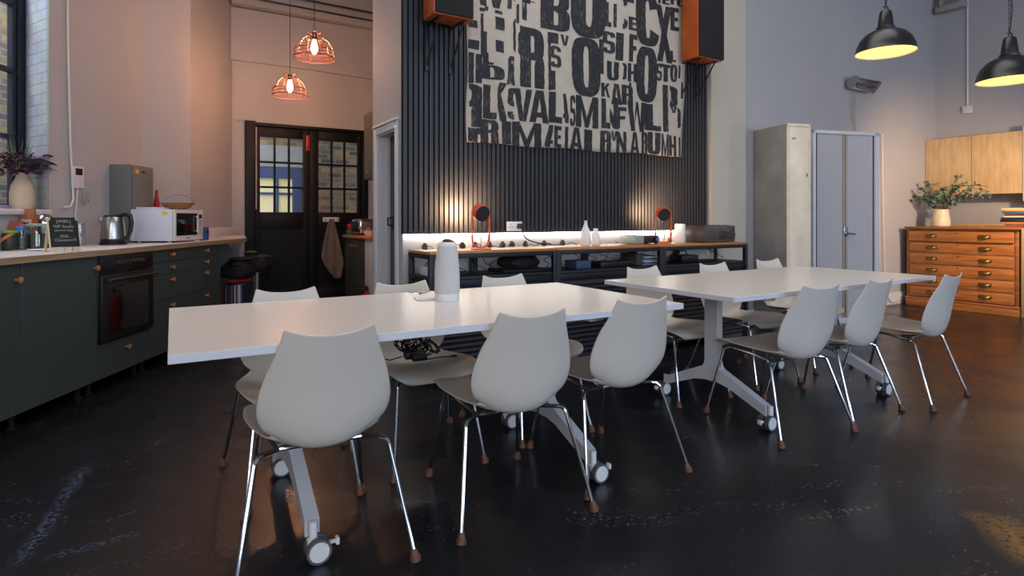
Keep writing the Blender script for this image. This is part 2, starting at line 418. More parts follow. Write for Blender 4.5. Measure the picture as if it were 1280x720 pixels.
# shallow arched mouldings over the doors
def ledge(name, za, rise, z2, th):
    b = MB(); n = 18; L = 2.5; P = []
    bot = [(-.02 + L * i / n, za + rise * (1 - ((i / n - .12) / .88) ** 2) if i / n > .12 else za + rise) for i in range(n + 1)]
    for i in range(n):
        (xa, z0), (xb, z1) = bot[i], bot[i + 1]
        b._n([(xa, -th, z0), (xb, -th, z1), (xb, -th, z2), (xa, -th, z2), (xa, 0, z0), (xb, 0, z1), (xb, 0, z2), (xa, 0, z2)],
             [(0, 1, 2, 3), (0, 4, 5, 1), (3, 2, 6, 7)])
    bmesh.ops.remove_doubles(b.bm, verts=b.bm.verts, dist=1e-5)
    struct(name, b, M_wall, DW.o, DW.r)
ledge('trim_3', 3.02, .06, 3.72, .045)
ledge('trim_4', 3.68, .06, ZC - .01, .16)
# double doors (one thing: two leaves + frame)
dt = thing('double_door', 'black painted double door with small-paned windows at the kitchen end', 'door', DW.p(0, 0), DW.r)
dt['kind'] = 'structure'; dt.name = 'door_1'
b = MB(); b.box(tL, -.05, 0, DW.tpx(319), .14, ZD + .05, .004); b.box(tR, -.02, 0, tR + .075, .14, ZD + .04, .004)
b.box(DW.tpx(319), -.015, ZD, tR, .14, ZD + .04, .003); b.build('door_frame', M_doorblk, dt)
def leaf(x0, x1, wx0, wx1, nm, brace):
    y0, y1 = .03, .075
    zt, zb = 2.17, 1.215
    b = MB()
    b.box(x0, y0, .02, wx0, y1, ZD - .005, .003); b.box(wx1, y0, .02, x1, y1, ZD - .005, .003)
    b.box(wx0, y0, zt, wx1, y1, ZD - .005, .003); b.box(wx0, y0, 1.0, wx1, y1, zb, .003)
    b.box(wx0, y0, .02, wx1, y1, .22, .003); b.box(wx0 - .01, y0 + .018, .2, wx1 + .01, y1 - .01, 1.01)
    n = 6
    for i in range(1, n):
        x = wx0 + (wx1 - wx0) * i / n; b.box(x - .003, y0 + .014, .22, x + .003, y0 + .02, 1.0)
    if brace:
        b._n([(wx0, y0 + .002, .22), (wx0 + .09, y0 + .002, .22), (wx1, y0 + .002, .92), (wx1, y0 + .002, 1.0), (wx1 - .08, y0 + .002, 1.0), (wx0, y0 + .002, .31)], [(0, 1, 2, 3, 4, 5)])
    for i in (1, 2):
        x = wx0 + (wx1 - wx0) * i / 3; b.box(x - .013, y0 + .008, zb, x + .013, y1 - .008, zt)
        z = zb + (zt - zb) * i / 3; b.box(wx0, y0 + .008, z - .013, wx1, y1 - .008, z + .013)
    l = b.build('door_leaf', M_doorblk, dt)
    g = MB(); g.box(wx0, .05, zb, wx1, .054, zt); g.build('glazing', M_glass, l)
    return l
leaf(DW.tpx(320), tM - .003, DW.tpx(325.5), DW.tpx(379.6), 'l', True)
l2 = leaf(tM + .003, tR, DW.tpx(398.7), DW.tpx(447.5), 'r', False)
b = MB(); b.cyl((DW.tpx(320.5), .015, 1.25), (DW.tpx(320.5), .015, 2.28), .007, n=8)
b.build('draught_rod', M_whitegloss, dt)
b = MB(); x = DW.tpx(385); b.box(x - .022, -.0, 2.02, x + .022, .028, 2.22, .004); b.cyl((x, .0, 2.04), (x, .03, 2.04), .012, n=8)
tag(b.build('fire_door_tag', M_red, dt), 'red tag on the meeting rail')

# court outside the doors
b = MB(); b.box(-1.2, 2.2, -.1, DW.tpx(390, 1.7), 2.5, 3.3); b.box(DW.tpx(390, 1.7), 1.7, -.1, 3.6, 2.5, 3.3)
nb = thing('neighbour_building', 'brick building with blue-framed window seen through the double doors', 'building', DW.p(0, 0), DW.r)
b.build('brick_wall', M_brickext, nb)
def dz(px, py, y): t_ = DW.tpx(px, y); return t_, H + (HZ - py) / F * DW.p(t_, y).y
xl, zt1 = dz(316, 222, 2.13); xr, _z = dz(366, 222, 2.13); xr2, _z = dz(377, 222, 2.13); zt0 = dz(345, 213, 2.13)[1]; ztt = dz(345, 182, 2.13)[1]
b = MB(); b.box(-1.2, 2.12, zt0 + .06, DW.tpx(390, 1.7) - .01, 2.2, ztt)
b.build('rendered_lintel', mat('pale_grey_render', rgb(186, 186, 182), .8, noise=.2, nscale=6), nb)
M_blue = mat('blue_window_paint', rgb(74, 96, 140), .5)
b = MB(); b.box(xl - .3, 2.13, zt1, xr2, 2.2, zt0 + .06); b.box(xr, 2.13, .6, xr2, 2.2, zt1)
zm = dz(345, 242, 2.13)[1]; b.box(xl - .3, 2.15, zm - .02, xr, 2.18, zm + .02)
for px in (347,): t_ = DW.tpx(px, 2.13); b.box(t_ - .02, 2.14, .6, t_ + .02, 2.18, zt1)
wn = b.build('blue_window_frame', M_blue, nb)
b = MB(); b.box(xl - .3, 2.185, .6, xr, 2.195, zt1); b.build('cream_blind', mat('cream_blind', rgb(236, 226, 180), .8, emit=rgb(236, 222, 160), estr=.35), wn)  # blind is given its own faint glow in place of daylight on it

# short side wall with the narrow door, frame SD (x away, y = room side; wall lies at y<0)
LW = SD.tpx(467)
o0, o1, ZS = .13, .56, 1.80
b = MB(); b.box(0, -.13, 0, o0, 0, ZC); b.box(o1, -.13, 0, LW, 0, ZC); b.box(o0, -.13, ZS, o1, 0, ZC)
struct('wall_side', b, M_wall, SD.o, SD.r)
b = MB()
b.box(o0 - .055, 0, 0, o0, .018, ZS + .055, .004); b.box(o1, 0, 0, o1 + .055, .018, ZS + .055, .004); b.box(o0, 0, ZS, o1, .018, ZS + .055, .004)
b.box(o0 - .06, .0, ZS + .055, o1 + .06, .03, ZS + .075, .004)
b.box(o1 - .012, -.13, 0, o1, 0, ZS); b.box(o0, -.13, 0, o0 + .012, 0, ZS); b.box(o0, -.13, ZS - .012, o1, 0, ZS)
b.box(o1 - .03, -.13, 0, o1 - .01, -.06, ZS - .01)
struct('trim_5', b, M_whitegloss, SD.o, SD.r)
d2 = thing('door_2', 'narrow door, the dark space behind it put into the leaf colour', 'door', SD.p(0, 0), SD.r); d2['kind'] = 'structure'
b = MB(); b.box(o0 + .012, -.125, .01, o1 - .03, -.09, ZS - .014, .002); b.build('door_leaf', mat('dark_interior_grey', rgb(52, 50, 52), .5), d2)  # leaf coloured dark to stand for the unlit space behind the opening
b = MB(); b.box(o1 - .11, -.092, 1.05, o1 - .075, -.084, 1.16, .002); b.tube([(o1 - .09, -.085, 1.14), (o1 - .09, -.05, 1.135), (o1 - .09, -.05, 1.08), (o1 - .09, -.085, 1.075)], .007)
b.build('door_handle', M_black, d2)
# panel closing the space behind the far wall
b = MB(); b.box(LW, -1.6, 0, LW + .02, -.0, ZC); 
struct('wall_passage', b, M_wall, SD.o, SD.r)
# conduits and cables high on the door wall
for i, (a, c) in enumerate((((296, -6), (470, 27)), ((352, -6), (470, 17)))):
    b = MB(); p0 = DW.p(DW.tpx(a[0], -.25), -.25); p1 = DW.p(DW.tpx(c[0], -.25), -.25)
    z0 = H + (HZ - a[1]) / F * p0.y; z1 = H + (HZ - c[1]) / F * p1.y
    P = []
    for k in range(12):
        f = k / 11 * 1.25; q = p0.lerp(p1, f); P.append((q.x, q.y, z0 + (z1 - z0) * f))
    b.tube(P, .011, 6)
    tag(b.build('ceiling_cable', M_cable), ('lower black cable' if i == 0 else 'upper black cable') + ' strung across above the double doors', 'cable')

# switch and conduit on the right wall
RW = Fr(cr.x, cr.y, -59)
t = RW.tpx(1209, -.02); Yc = RW.p(t, -.02).y
zb = H + (HZ - 137) / F * Yc
b = MB(); b.box(t - .055, -.035, zb - .05, t + .055, 0, zb + .05, .006); b.cyl((t, -.012, zb), (t, -.012, ZC), .012, n=8)
tag(b.build('junction_box', M_whitegloss, None, RW.o, RW.r), 'white box at the foot of a thin pipe on the right wall', 'junction box')
t2 = RW.tpx(1172, -.1); 
a0 = pt(1168, 12, Yc + .4); a1 = pt(1206, -3, Yc - .5)
b = MB(); zz = (a0.z + a1.z) / 2 + .02; x0 = RW.tpx(1169, -.12); x1 = RW.tpx(1206, -.12)
b.box(x0, -.14, zz - .05, x1, -.03, zz + .03, .01); b.box(x0 + .05, -.12, zz + .03, x0 + .09, -.05, ZC); b.box(x1 - .09, -.12, zz + .03, x1 - .05, -.05, ZC)
tag(b.build('batten_light', mat('dusty_grey_batten', rgb(150, 146, 142), .6), None, RW.o, RW.r), 'unlit grey batten fitting high at the right corner', 'ceiling light')
# ================================================================ chairs
def catmull(P, n):
    out = []
    P = [P[0]] + P + [P[-1]]
    for i in range(1, len(P) - 2):
        for k in range(n):
            t = k / n; a, b, c, d = P[i - 1], P[i], P[i + 1], P[i + 2]
            out.append(tuple(.5 * ((2 * b[j]) + (-a[j] + c[j]) * t + (2 * a[j] - 5 * b[j] + 4 * c[j] - d[j]) * t * t + (-a[j] + 3 * b[j] - 3 * c[j] + d[j]) * t ** 3) for j in range(len(b))))
    out.append(tuple(P[-2])); return out
def shell_mb():
    # y, z, half width, edge lift along the inward normal
    prof = [(.258, .392, .130, .0), (.250, .412, .178, .002), (.215, .428, .212, .006), (.15, .434, .234, .012), (.06, .428, .240, .016), (-.03, .416, .226, .024),
            (-.10, .402, .204, .034), (-.165, .390, .178, .048), (-.212, .396, .164, .060), (-.240, .428, .178, .062), (-.254, .475, .202, .058), (-.263, .53, .212, .053), (-.272, .59, .204, .046),
            (-.284, .65, .186, .038), (-.297, .70, .165, .029), (-.309, .747, .146, .020), (-.317, .774, .135, .015)]
    C = catmull(prof, 3); P = []; nu = 14
    for i, (y, z, w, l) in enumerate(C):
        a = C[max(i - 1, 0)]; b = C[min(i + 1, len(C) - 1)]
        ty, tz = b[0] - a[0], b[1] - a[1]; q = math.hypot(ty, tz); ny, nz = -tz / q, ty / q
        if nz < 0 and y > -.05: ny, nz = -ny, -nz
        # inward normal: up on the seat, forwards on the back
        ny, nz = tz / q, -ty / q
        row = []
        top = max(0.0, (z - .715) / .06) if y < -.2 else 0
        for j in range(nu + 1):
            u = -1 + 2 * j / nu
            lift = l * abs(u) ** 2.2
            zz = z + nz * lift + (.022 * min(top, 1) * (abs(u) ** 2.5) if top else 0)
            yy = y + ny * lift
            if i < 4: yy -= .02 * (abs(u) ** 2) * (1 - i / 4)
            row.append((u * w, yy, zz))
        P.append(row)
    b = MB(); b.grid(P); return b
def make_chair():
    t = thing('shell_chair', 'x', 'chair')
    b = shell_mb()
    o = b.build('seat_shell', M_shell, t)
    md = o.modifiers.new('solid', 'SOLIDIFY'); md.thickness = .007; md.offset = -1
    md = o.modifiers.new('sub', 'SUBSURF'); md.levels = 1; md.render_levels = 1
    b = MB(); r = .0078
    for s in (-1, 1):
        b.tube([(s * .10, -.08, .372), (s * .17, -.12, .372), (s * .195, -.145, .375)], r, 8)
        b.tube([(s * .165, .185, .394), (s * .17, .13, .402), (s * .165, 0, .395), (s * .14, -.10, .372)], r, 8)
    b.tube([(-.165, .185, .394), (0, .19, .400), (.165, .185, .394)], r, 8)
    b.tube([(-.14, -.10, .372), (.14, -.10, .372)], r, 8)
    b.box(-.06, -.11, .370, .06, -.03, .386, .004)
    b.build('under_frame', M_chrome, t)
    def leg(s, top, foot, pre):
        b = MB(); P = pre + [top, ((top[0] * .97 + foot[0] * .03), (top[1] * .97 + foot[1] * .03), top[2] * .97), foot]
        b.tube(P, r, 10)
        o = b.build('leg', M_chrome, t)
        d = (Vector(foot) - Vector(top)).normalized(); f = Vector(foot)
        c = MB(); c.cyl(f - d * .022, f + d * .002, .0105, .0155, 12); c.cyl((f.x, f.y, .016), (f.x + d.x * .008, f.y + d.y * .008, .0), .0175, .018, 12)
        c.build('rubber_foot', M_foot, o)
    for s in (-1, 1):
        leg(s, (s * .212, -.168, .366), (s * .272, -.285, .014), [(s * .19, -.142, .375), (s * .203, -.155, .374)])
        leg(s, (s * .172, .192, .384), (s * .215, .285, .014), [(s * .164, .182, .394)])
    return t
chair = make_chair()
fc = {}
chairs = [  # x, y, heading (deg, 0 = facing away from the camera), label, group
    (-.69, 2.07, 26, 'white shell chair nearest the camera, before the left end of the near table', 'near'),
    (-.050, 2.405, 25, 'white shell chair on the camera side of the near table, middle of its row', 'near'),
    (.413, 2.736, 28, 'white shell chair whose back overlaps the right front corner of the near table', 'near'),
    (-.948, 2.55, 208, 'white shell chair behind the left end of the near table, nearest the double doors', 'near'),
    (-.45, 2.86, 208, 'white shell chair behind the near table, black cables heaped on its seat', 'near'),
    (.094, 3.24, 210, 'white shell chair behind the near table just right of the fabric tower device', 'near'),
    (1.455, 3.253, 25, 'white shell chair at the far table, leftmost on the camera side', 'far'),
    (1.92, 3.543, 33, 'white shell chair at the far table, middle one on the camera side', 'far'),
    (2.534, 3.823, 35, 'rightmost white shell chair, at the far table in front of the wooden plan chest', 'far'),
    (1.057, 3.85, 208, 'white shell chair behind the left end of the far table, near the black sideboard', 'far'),
    (1.672, 4.2, 208, 'white shell chair behind the far table, middle of the back row of three', 'far'),
    (2.28, 4.63, 208, 'white shell chair behind the far table in front of the tall narrow locker', 'far'),
]
for i, (x, y, a, lab, g) in enumerate(chairs):
    o = chair if i == 0 else dup(chair)
    o.location = (x, y, 0); o.rotation_euler = (0, 0, R(a)); o['label'] = lab
    o['group'] = 'white shell chairs around the %s table' % g

# ================================================================ tables
def make_table(L, W, legx, cs=1, name='conference_table'):
    t = thing(name, 'x', 'table')
    b = MB(); b.mi = 1; b.box(-L / 2, -W / 2, .724, L / 2, W / 2, .75, .0015, 1)
    for f in b.bm.faces:
        if f.calc_center_median().z > .7498: f.material_index = 0
    b.build('tabletop', [M_top, M_edge], t)
    b = MB(); b.box(-legx, -.03, .68, legx, .03, .724, .004)
    for sx in (-1, 1): b.box(sx * legx - .04, -W * .4, .69, sx * legx + .04, W * .4, .724, .006)
    b.build('under_beam', M_whitegloss, t)
    for sx in (-1, 1):
        x = sx * legx
        b = MB()
        # one outline: column flowing into two sloping arms, in the y-z plane
        out = [(-.045, .70), (-.045, .30)]
        for k in range(5):
            a = PI * .5 * k / 4; out.append((-.045 - .03 * (1 - math.cos(a)), .30 - .05 * math.sin(a)))
        out += [(-.36, .125), (-.36, .072), (-.12, .165), (-.05, .178), (.05, .178), (.12, .165), (.36, .072), (.36, .125)]
        for k in range(5):
            a = PI * .5 * (4 - k) / 4; out.append((.045 + .03 * (1 - math.cos(a)), .30 - .05 * math.sin(a)))
        out += [(.045, .30), (.045, .70)]
        n = len(out); th = .024
        vs = [(x - th, p[0], p[1]) for p in out] + [(x + th, p[0], p[1]) for p in out]
        v, f = b._n(vs, [tuple(range(n)), tuple(range(2 * n - 1, n - 1, -1))] + [(i, n + i, n + (i + 1) % n, (i + 1) % n) for i in range(n)])
        es = [e for e in b.bm.edges if e.is_manifold and e.calc_face_angle(0) > .6]
        bmesh.ops.bevel(b.bm, geom=es, offset=.005, segments=2, affect='EDGES')
        b.box(x - .045, -.065, .70, x + .045, .065, .712, .003)
        lg = b.build('leg', M_whitegloss, t)
        for sy in (-1, 1):
            c = MB(); y = sy * .375; c.M = Matrix.Translation((x, y, 0)) @ Matrix.Rotation(0 if cs > 0 else PI, 4, 'Z') @ Matrix.Translation((-x, -y, 0))
            # caster: stem, hood, two wheels with white hub discs, brake lever
            c.cyl((x, y, .05), (x, y, .128), .014, n=12)
            c.box(x - .02, y - .02, .042, x + .02, y + .02, .072, .008)
            cy = y - .012
            for s2 in (-1, 1):
                # wheels turned so their discs face along the table end
                q = Vector((.0, s2, 0)); ctr = Vector((x + .012, cy, .040))
                c.mi = 1; c.cyl(ctr + q * .010, ctr + q * .032, .040, .040, 28)
                c.mi = 0; c.cyl(ctr + q * .030, ctr + q * .0345, .034, .031, 28)
            c.mi = 0; c.box(x + .045, cy - .008, .045, x + .078, cy + .008, .055, .003); c.box(x + .070, cy - .012, .038, x + .082, cy + .012, .062, .003)
            c.build('caster', [M_white, M_rubber], lg)
    return t
T1 = make_table(2.0, 1.0, .585)
T1.location = (-.343, 2.556, 0); T1.rotation_euler = (0, 0, R(30.2)); T1['label'] = 'white rectangular wheeled table nearest the camera, with the fabric tower device on it'
T1['group'] = 'white wheeled tables'
T2 = make_table(2.06, .95, .60, -1)
T2.location = (1.70, 3.76, 0); T2.rotation_euler = (0, 0, R(31.5)); T2['label'] = 'white rectangular wheeled table further back, bare, before the black sideboard'
T2['group'] = 'white wheeled tables'

# fabric tower conference device on the near table
c0 = on(559, 375, .7505); c0.z = .7503
t = thing('conference_camera', 'tall pale grey fabric tower device standing on the near table', 'conference device', c0)
b = MB(); b.lathe([(.054, 0), (.056, .006), (.056, .03), (.0575, .034)], n=40); b.build('base_ring', M_white, t)
b = MB(); b.lathe([(.0575, .034), (.059, .05), (.058, .12), (.052, .2), (.047, .245), (.045, .252)], n=40); b.build('fabric_body', M_fabric, t)
b = MB(); b.lathe([(.045, .252), (.045, .262), (.038, .27), (.02, .272)], n=40); b.build('top_ring', M_white, t)
b = MB(); b.ell((0, 0, .274), (.024, .024, .012), 20, 8); b.cyl((.015, 0, .27), (.03, 0, .274), .006); b.build('lens', M_black, t)
b = MB(); b.box(-.085, -.03, 0, .04, .055, .006, .003)
M_acr = mat('white_acrylic', rgb(238, 236, 232), .2)
p = on(540, 375.5, .7508)
tag(b.build('acrylic_plate', M_acr, None, (p.x + .0, p.y + .05, .7507), R(20)), 'thin white plate lying on the near table under the tower device', 'plate')
b = MB(); P = []
a = on(545, 367, .7508); e = on(513, 369, .7508)
for k in range(25):
    f = k / 24; q = a.lerp(e, f); P.append((q.x + .02 * math.sin(f * 11), q.y + .05 * math.sin(f * 8), .755 + .010 * math.sin(f * 17) ** 2))
b.tube(P, .0016, 6); tag(b.build('device_cable', M_cable), 'thin black cable coiling on the near table beside the tower device', 'cable')

# heap of black cables and adapters on the chair seat
cx, cy, ca = chairs[4][0], chairs[4][1], R(208)
Mx = Matrix.Translation((cx, cy, 0)) @ Matrix.Rotation(ca, 4, 'Z')
hp = thing('cable_heap', 'tangled heap of black cables and power bricks on a white chair seat', 'cables', Mx @ Vector((.02, .06, .46)), ca)
rnd = random.Random(3)
for k in range(7):
    b = MB(); P = []; cx0 = rnd.uniform(-.05, .09); cy0 = rnd.uniform(-.06, .03); rr = rnd.uniform(.03, .06); ph = rnd.uniform(0, 6); tilt = rnd.uniform(-.9, .9); zc = rnd.uniform(.03, .09)
    for i in range(60):
        f = i / 59; an = ph + f * 2 * PI * 2.5; rad = rr * (1 + .2 * math.sin(an * 1.7 + k))
        P.append((cx0 + rad * math.cos(an), cy0 + rad * .5 * math.sin(an) , max(.008, zc + rad * math.sin(an + tilt) * .9)))
    b.tube(P, .0032, 6); b.build('cable_loop', M_cable, hp)
b = MB(); b.box(-.03, -.05, .0, .07, .0, .035, .006); b.build('power_brick', M_black, hp)
b = MB(); b.box(-.02, .01, .0, .05, .05, .03, .005); b.build('power_brick', M_black, hp)
b = MB(); b.tube([(.05, .02, .01), (-.02, .05, .006), (-.09, .04, .006), (-.14, .05, .006)], .003, 6); b.cyl((-.14, .05, .007), (-.165, .055, .007), .006); b.build('loose_plug_lead', M_cable, hp)
b = MB(); b.tube([(.09, .0, .02), (.15, .01, .012), (.19, -.01, .02), (.20, -.02, .03)], .003, 6); b.build('loose_plug_lead', M_cable, hp)

# ================================================================ kitchen run on the left (frame KT)
def kunit(s0, s1, label, group='dark green-grey base cabinets'):
    t = thing('base_cabinet', label, 'cabinet', KT.p(s0, 0), KT.r, group)
    w = s1 - s0
    b = MB(); b.box(.002, .022, .10, w - .002, .60, .893, .001, 1); b.build('body', M_green, t)
    for i, x in enumerate((.05, w - .05)):
        c = MB()
        c.cyl((x, .09, 0), (x, .09, .101), .014, n=12); c.cyl((x, .09, 0), (x, .09, .012), .024, n=12); c.build('leg', M_blackmatte, t)
        c = MB(); c.cyl((x, .53, 0), (x, .53, .101), .014, n=12); c.cyl((x, .53, 0), (x, .53, .012), .024, n=12); c.build('leg', M_blackmatte, t)
    return t, w
def front(t, name, x0, x1, z0, z1, knobs):
    b = MB(); b.box(x0 + .0018, .0, z0 + .0018, x1 - .0018, .020, z1 - .0018, .0015, 1); f = b.build(name, M_green, t)
    for (kx, kz) in knobs:
        k = MB(); k.M = Matrix.Translation((kx, 0, kz)) @ Matrix.Rotation(R(90), 4, 'X')
        k.lathe([(.007, 0), (.006, .012), (.012, .018), (.0165, .024), (.0165, .030), (.010, .034)], n=20)
        k.build('knob', M_knob, f)
kS = [KT.tpx(p) for p in (27, 122, 188, 236, 275)]
kS = [kS[0] - 1.2, kS[0] - .6] + kS
t, w = kunit(kS[0], kS[1], 'plain dark green-grey cabinet under the window, outermost at the left edge'); front(t, 'door', 0, w, .10, .893, [(w - .04, .81)])
t, w = kunit(kS[1], kS[2], 'dark green-grey cabinet at the left edge of the photo, one copper knob, below the jars'); front(t, 'door', 0, w, .10, .893, [(w - .04, .81)])
t, w = kunit(kS[2], kS[3], 'wide dark green-grey cabinet door directly left of the oven'); front(t, 'door', 0, w, .10, .893, [(w - .035, .82)])
# drawer units
for a, c, lab in ((4, 5, 'dark green-grey four-drawer cabinet directly right of the oven'), (5, 6, 'dark green-grey four-drawer cabinet at the far end of the worktop, beside the record sleeves')):
    t, w = kunit(kS[a], kS[c], lab)
    for z0, z1, kz in ((.10, .507, .455), (.507, .698, .655), (.698, .797, .752), (.797, .893, .85)):
        front(t, 'drawer', 0, w, z0, z1, [(w / 2, kz)])
# oven housing + oven
t, w = kunit(kS[3], kS[4], 'dark green-grey housing with one low drawer under the built-in oven')
front(t, 'drawer', 0, w, .10, .325, [(w / 2, .255)])
M_ovenb = mat('black_oven_enamel', rgb(24, 22, 23), .35)
M_oveng = mat('black_oven_glass', rgb(12, 12, 13), .06, coat=.5)
t = thing('built_in_oven', 'black built-in oven with a glass door between the cabinets', 'oven', KT.p(kS[3], 0, .33), KT.r)
b = MB(); b.box(.004, -.003, 0, w - .004, .021, .565, .002); b.build('oven_casing', M_ovenb, t)
b = MB(); b.box(.006, -.022, .45, w - .006, -.002, .562, .003); cp = b.build('control_panel', M_ovenb, t)
for k in range(6):
    b = MB(); x = .17 + k * .055; b.cyl((x, -.02, .51), (x, -.042, .51), .015, .013, 16); b.box(x - .003, -.046, .498, x + .003, -.04, .522); b.build('knob', mat('bronze_knob', rgb(96, 76, 62), .35, .6), cp)
b = MB(); b.box(.006, -.026, .008, w - .006, -.002, .44, .003); od = b.build('oven_door', M_ovenb, t)
b = MB(); b.box(.07, -.0275, .05, w - .07, -.0255, .36, .0005, 1); b.build('door_glass', M_oveng, od)
b = MB(); b.tube([(.06, -.026, .405), (.06, -.06, .405)], .008); b.tube([(w - .06, -.026, .405), (w - .06, -.06, .405)], .008); b.tube([(.02, -.062, .405), (w - .02, -.062, .405)], .011)
b.build('door_handle', mat('dark_brushed_bar', rgb(110, 98, 90), .35, .9), od)
# worktop
end = KT.tpx(306)
q = lambda p: ((p - KT.o).dot(KT.x), (p - KT.o).dot(KT.y))
dwl = q(DW.p(.13, -.055)); dwc = q(DW.p(-.06, -.005))
b = MB(); b.mi = 0
b.prism([(kS[0] - .6, -.02), (end, -.02), (dwl[0], dwl[1]), (end + .95, .618), (kS[0] - .6, .618)], .930, .932)
b.mi = 1; b.prism([(kS[0] - .6, -.02), (end, -.02), (dwl[0], dwl[1]), (end + .95, .618), (kS[0] - .6, .618)], .895, .930)
tag(b.build('worktop', [M_wtop, M_wedge], None, KT.o, KT.r), 'long pale worktop with a plywood edge running along the left wall', 'worktop')

ZW = .933
def onW(px, py): return on(px, py, ZW)
# kettle
p = onW(138, 306)
t = thing('kettle', 'brushed steel electric kettle with black handle on the left worktop', 'kettle', (p.x, p.y + .03, ZW), R(10))
b = MB(); b.lathe([(.088, 0), (.09, .006), (.09, .016), (.08, .02)], n=32); b.build('power_base', M_black, t)
b = MB(); b.lathe([(.080, .02), (.083, .03), (.083, .045)], n=32); b.build('lower_band', M_black, t)
b = MB(); b.lathe([(.083, .045), (.082, .08), (.075, .16), (.066, .205), (.062, .212)], n=40)
b.tube([(-.058, -.0, .15), (-.078, 0, .178), (-.092, 0, .2)], [.024, .018, .012], 10, flat=.7); b.build('steel_body', M_steel, t)
b = MB(); b.lathe([(.064, .21), (.062, .222), (.03, .228)], n=32); b.build('lid', M_black, t)
b = MB(); b.tube([(.045, 0, .218), (.085, 0, .232), (.118, 0, .222), (.128, 0, .17), (.122, 0, .11), (.105, 0, .06), (.08, 0, .045)], [.012, .014, .015, .014, .013, .012, .01], 10, flat=1.3); b.build('handle', M_black, t)
b = MB(); b.tube([KT.p(4.05, .38, ZW + .006), KT.p(4.1, .45, ZW + .004), KT.p(4.2, .54, ZW + .004), KT.p(4.35, .6, ZW + .01)], .004); tag(b.build('kettle_cable', M_cable), 'black kettle lead on the worktop behind the chalkboard', 'cable')
# microwave: front faces the room
near = pt(217, 302, 4.82); 
t = thing('microwave_oven', 'white microwave oven with black glass door facing into the room', 'microwave', (near.x, near.y, ZW), KT.r)
D, W_, Ht = .345, .49, .275
M_mw = mat('white_microwave_steel', rgb(216, 216, 224), .35)
b = MB(); b.box(0, .012, .012, W_, D, Ht, .006); b.box(-.004, D - .03, .02, 0.0, D, Ht * .85)
for x in (.04, W_ - .04):
    for y in (.05, D - .05): b.cyl((x, y, 0), (x, y, .014), .014, n=12)
b.build('casing', M_mw, t)
b = MB(); b.box(0, -.012, .012, W_, .012, Ht, .005); fr = b.build('front_panel', mat('pinkish_white_plastic', rgb(214, 204, 204), .4), t)
b = MB(); b.box(.02, -.0145, .055, .375, -.0115, Ht - .03, .001, 1); b.build('door_glass', M_oveng, fr)
b = MB(); b.cyl((.345, -.03, .08), (.345, -.03, Ht - .05), .006, n=8); b.cyl((.345, -.014, .09), (.345, -.03, .09), .004, n=8); b.cyl((.345, -.014, Ht - .06), (.345, -.03, Ht - .06), .004, n=8); b.build('door_handle', M_white, fr)
b = MB(); b.box(.41, -.0145, Ht - .075, .46, -.0115, Ht - .04); b.build('display', mat('blue_display', rgb(30, 34, 80), .2), fr)
b = MB()
for i in range(3):
    for j in range(6): b.box(.408 + i * .02, -.0135, .07 + j * .02, .422 + i * .02, -.0115, .083 + j * .02)
b.build('key_pad', mat('grey_keys', rgb(170, 164, 170), .5), fr)
b = MB(); b.box(.19, -.0135, .028, .235, -.0115, .036); b.build('badge', M_black, fr)
b = MB(); b.box(-.0015, .045, Ht - .045, .0005, .09, Ht - .02); b.build('warning_sticker', mat('yellow_sticker', rgb(224, 206, 40), .6), t)
# bits on the microwave
mw = Fr(near.x, near.y, 93.14)
b = MB(); b.box(.05, .16, 0, .25, .33, .018, .003); tag(b.build('tray', M_mw, None, mw.p(0, 0, ZW + Ht + .001), mw.r), 'flat white tray on top of the microwave', 'tray')
b = MB(); b.lathe([(.05, 0), (.10, .02), (.135, .06), (.128, .06), (.095, .025), (.045, .008)], n=28); q_ = mw.p(.33, .13, ZW + Ht + .001)
tag(b.build('bread_basket', mat('wicker', rgb(186, 130, 70), .7, noise=.4, nscale=60, bump=.5, bscale=120), None, q_), 'shallow wicker basket on top of the microwave', 'basket')
b = MB(); b.tube([(.12 * math.cos(a) , .0, .055 + .075 * math.sin(a)) for a in [PI * k / 16 for k in range(17)]], .004, 6)
b.M = Matrix.Identity(4); tag(b.build('wire_hoop', M_steel, None, q_ + Vector((0, .02, 0)), R(20)), 'thin wire hoop standing in the wicker basket', 'wire')
p = pt(255, 302, 5.36)
b = MB(); b.box(-.03, -.03, 0, .03, .03, .12, .002); b.mi = 1; b.box(-.031, -.031, .07, .031, .031, .085)
tag(b.build('blue_carton', [mat('blue_carton', rgb(40, 74, 140), .5), M_brass], None, (p.x, p.y, ZW), KT.r), 'small blue carton on the worktop behind the microwave', 'carton')
# wall-hung grey steel box
gs = (KT.p(0, 0).y); g0 = pt(163, 300, 4.81); G = Fr(g0.x, g0.y, 93.14)
t = thing('steel_wall_box', 'tall grey steel electrical box behind the kettle and microwave', 'electrical box', (g0.x, g0.y, ZW + .001), G.r)
b = MB(); b.box(0, 0, 0, .33, .165, .645, .004); b.build('casing', M_grey, t)
b = MB(); b.box(.015, -.012, .01, .315, .0, .625, .004); d_ = b.build('door', M_grey, t)
b = MB(); b.box(.05, -.014, .575, .10, -.0115, .61); b.build('warning_label', mat('orange_label', rgb(226, 160, 40), .6), d_)
b = MB(); b.box(.13, -.014, .585, .20, -.0115, .60); b.build('maker_plate', M_steel, d_)
b = MB(); b.lathe([(.026, 0), (.026, .33), (.018, .38), (.012, .40), (.012, .455), (.0, .455)], n=16); p = pt(196, 262, 5.3)
tag(b.build('red_bottle', M_red, None, (p.x - .0, p.y, ZW + .001)), 'red bottle mostly hidden behind the microwave', 'bottle')
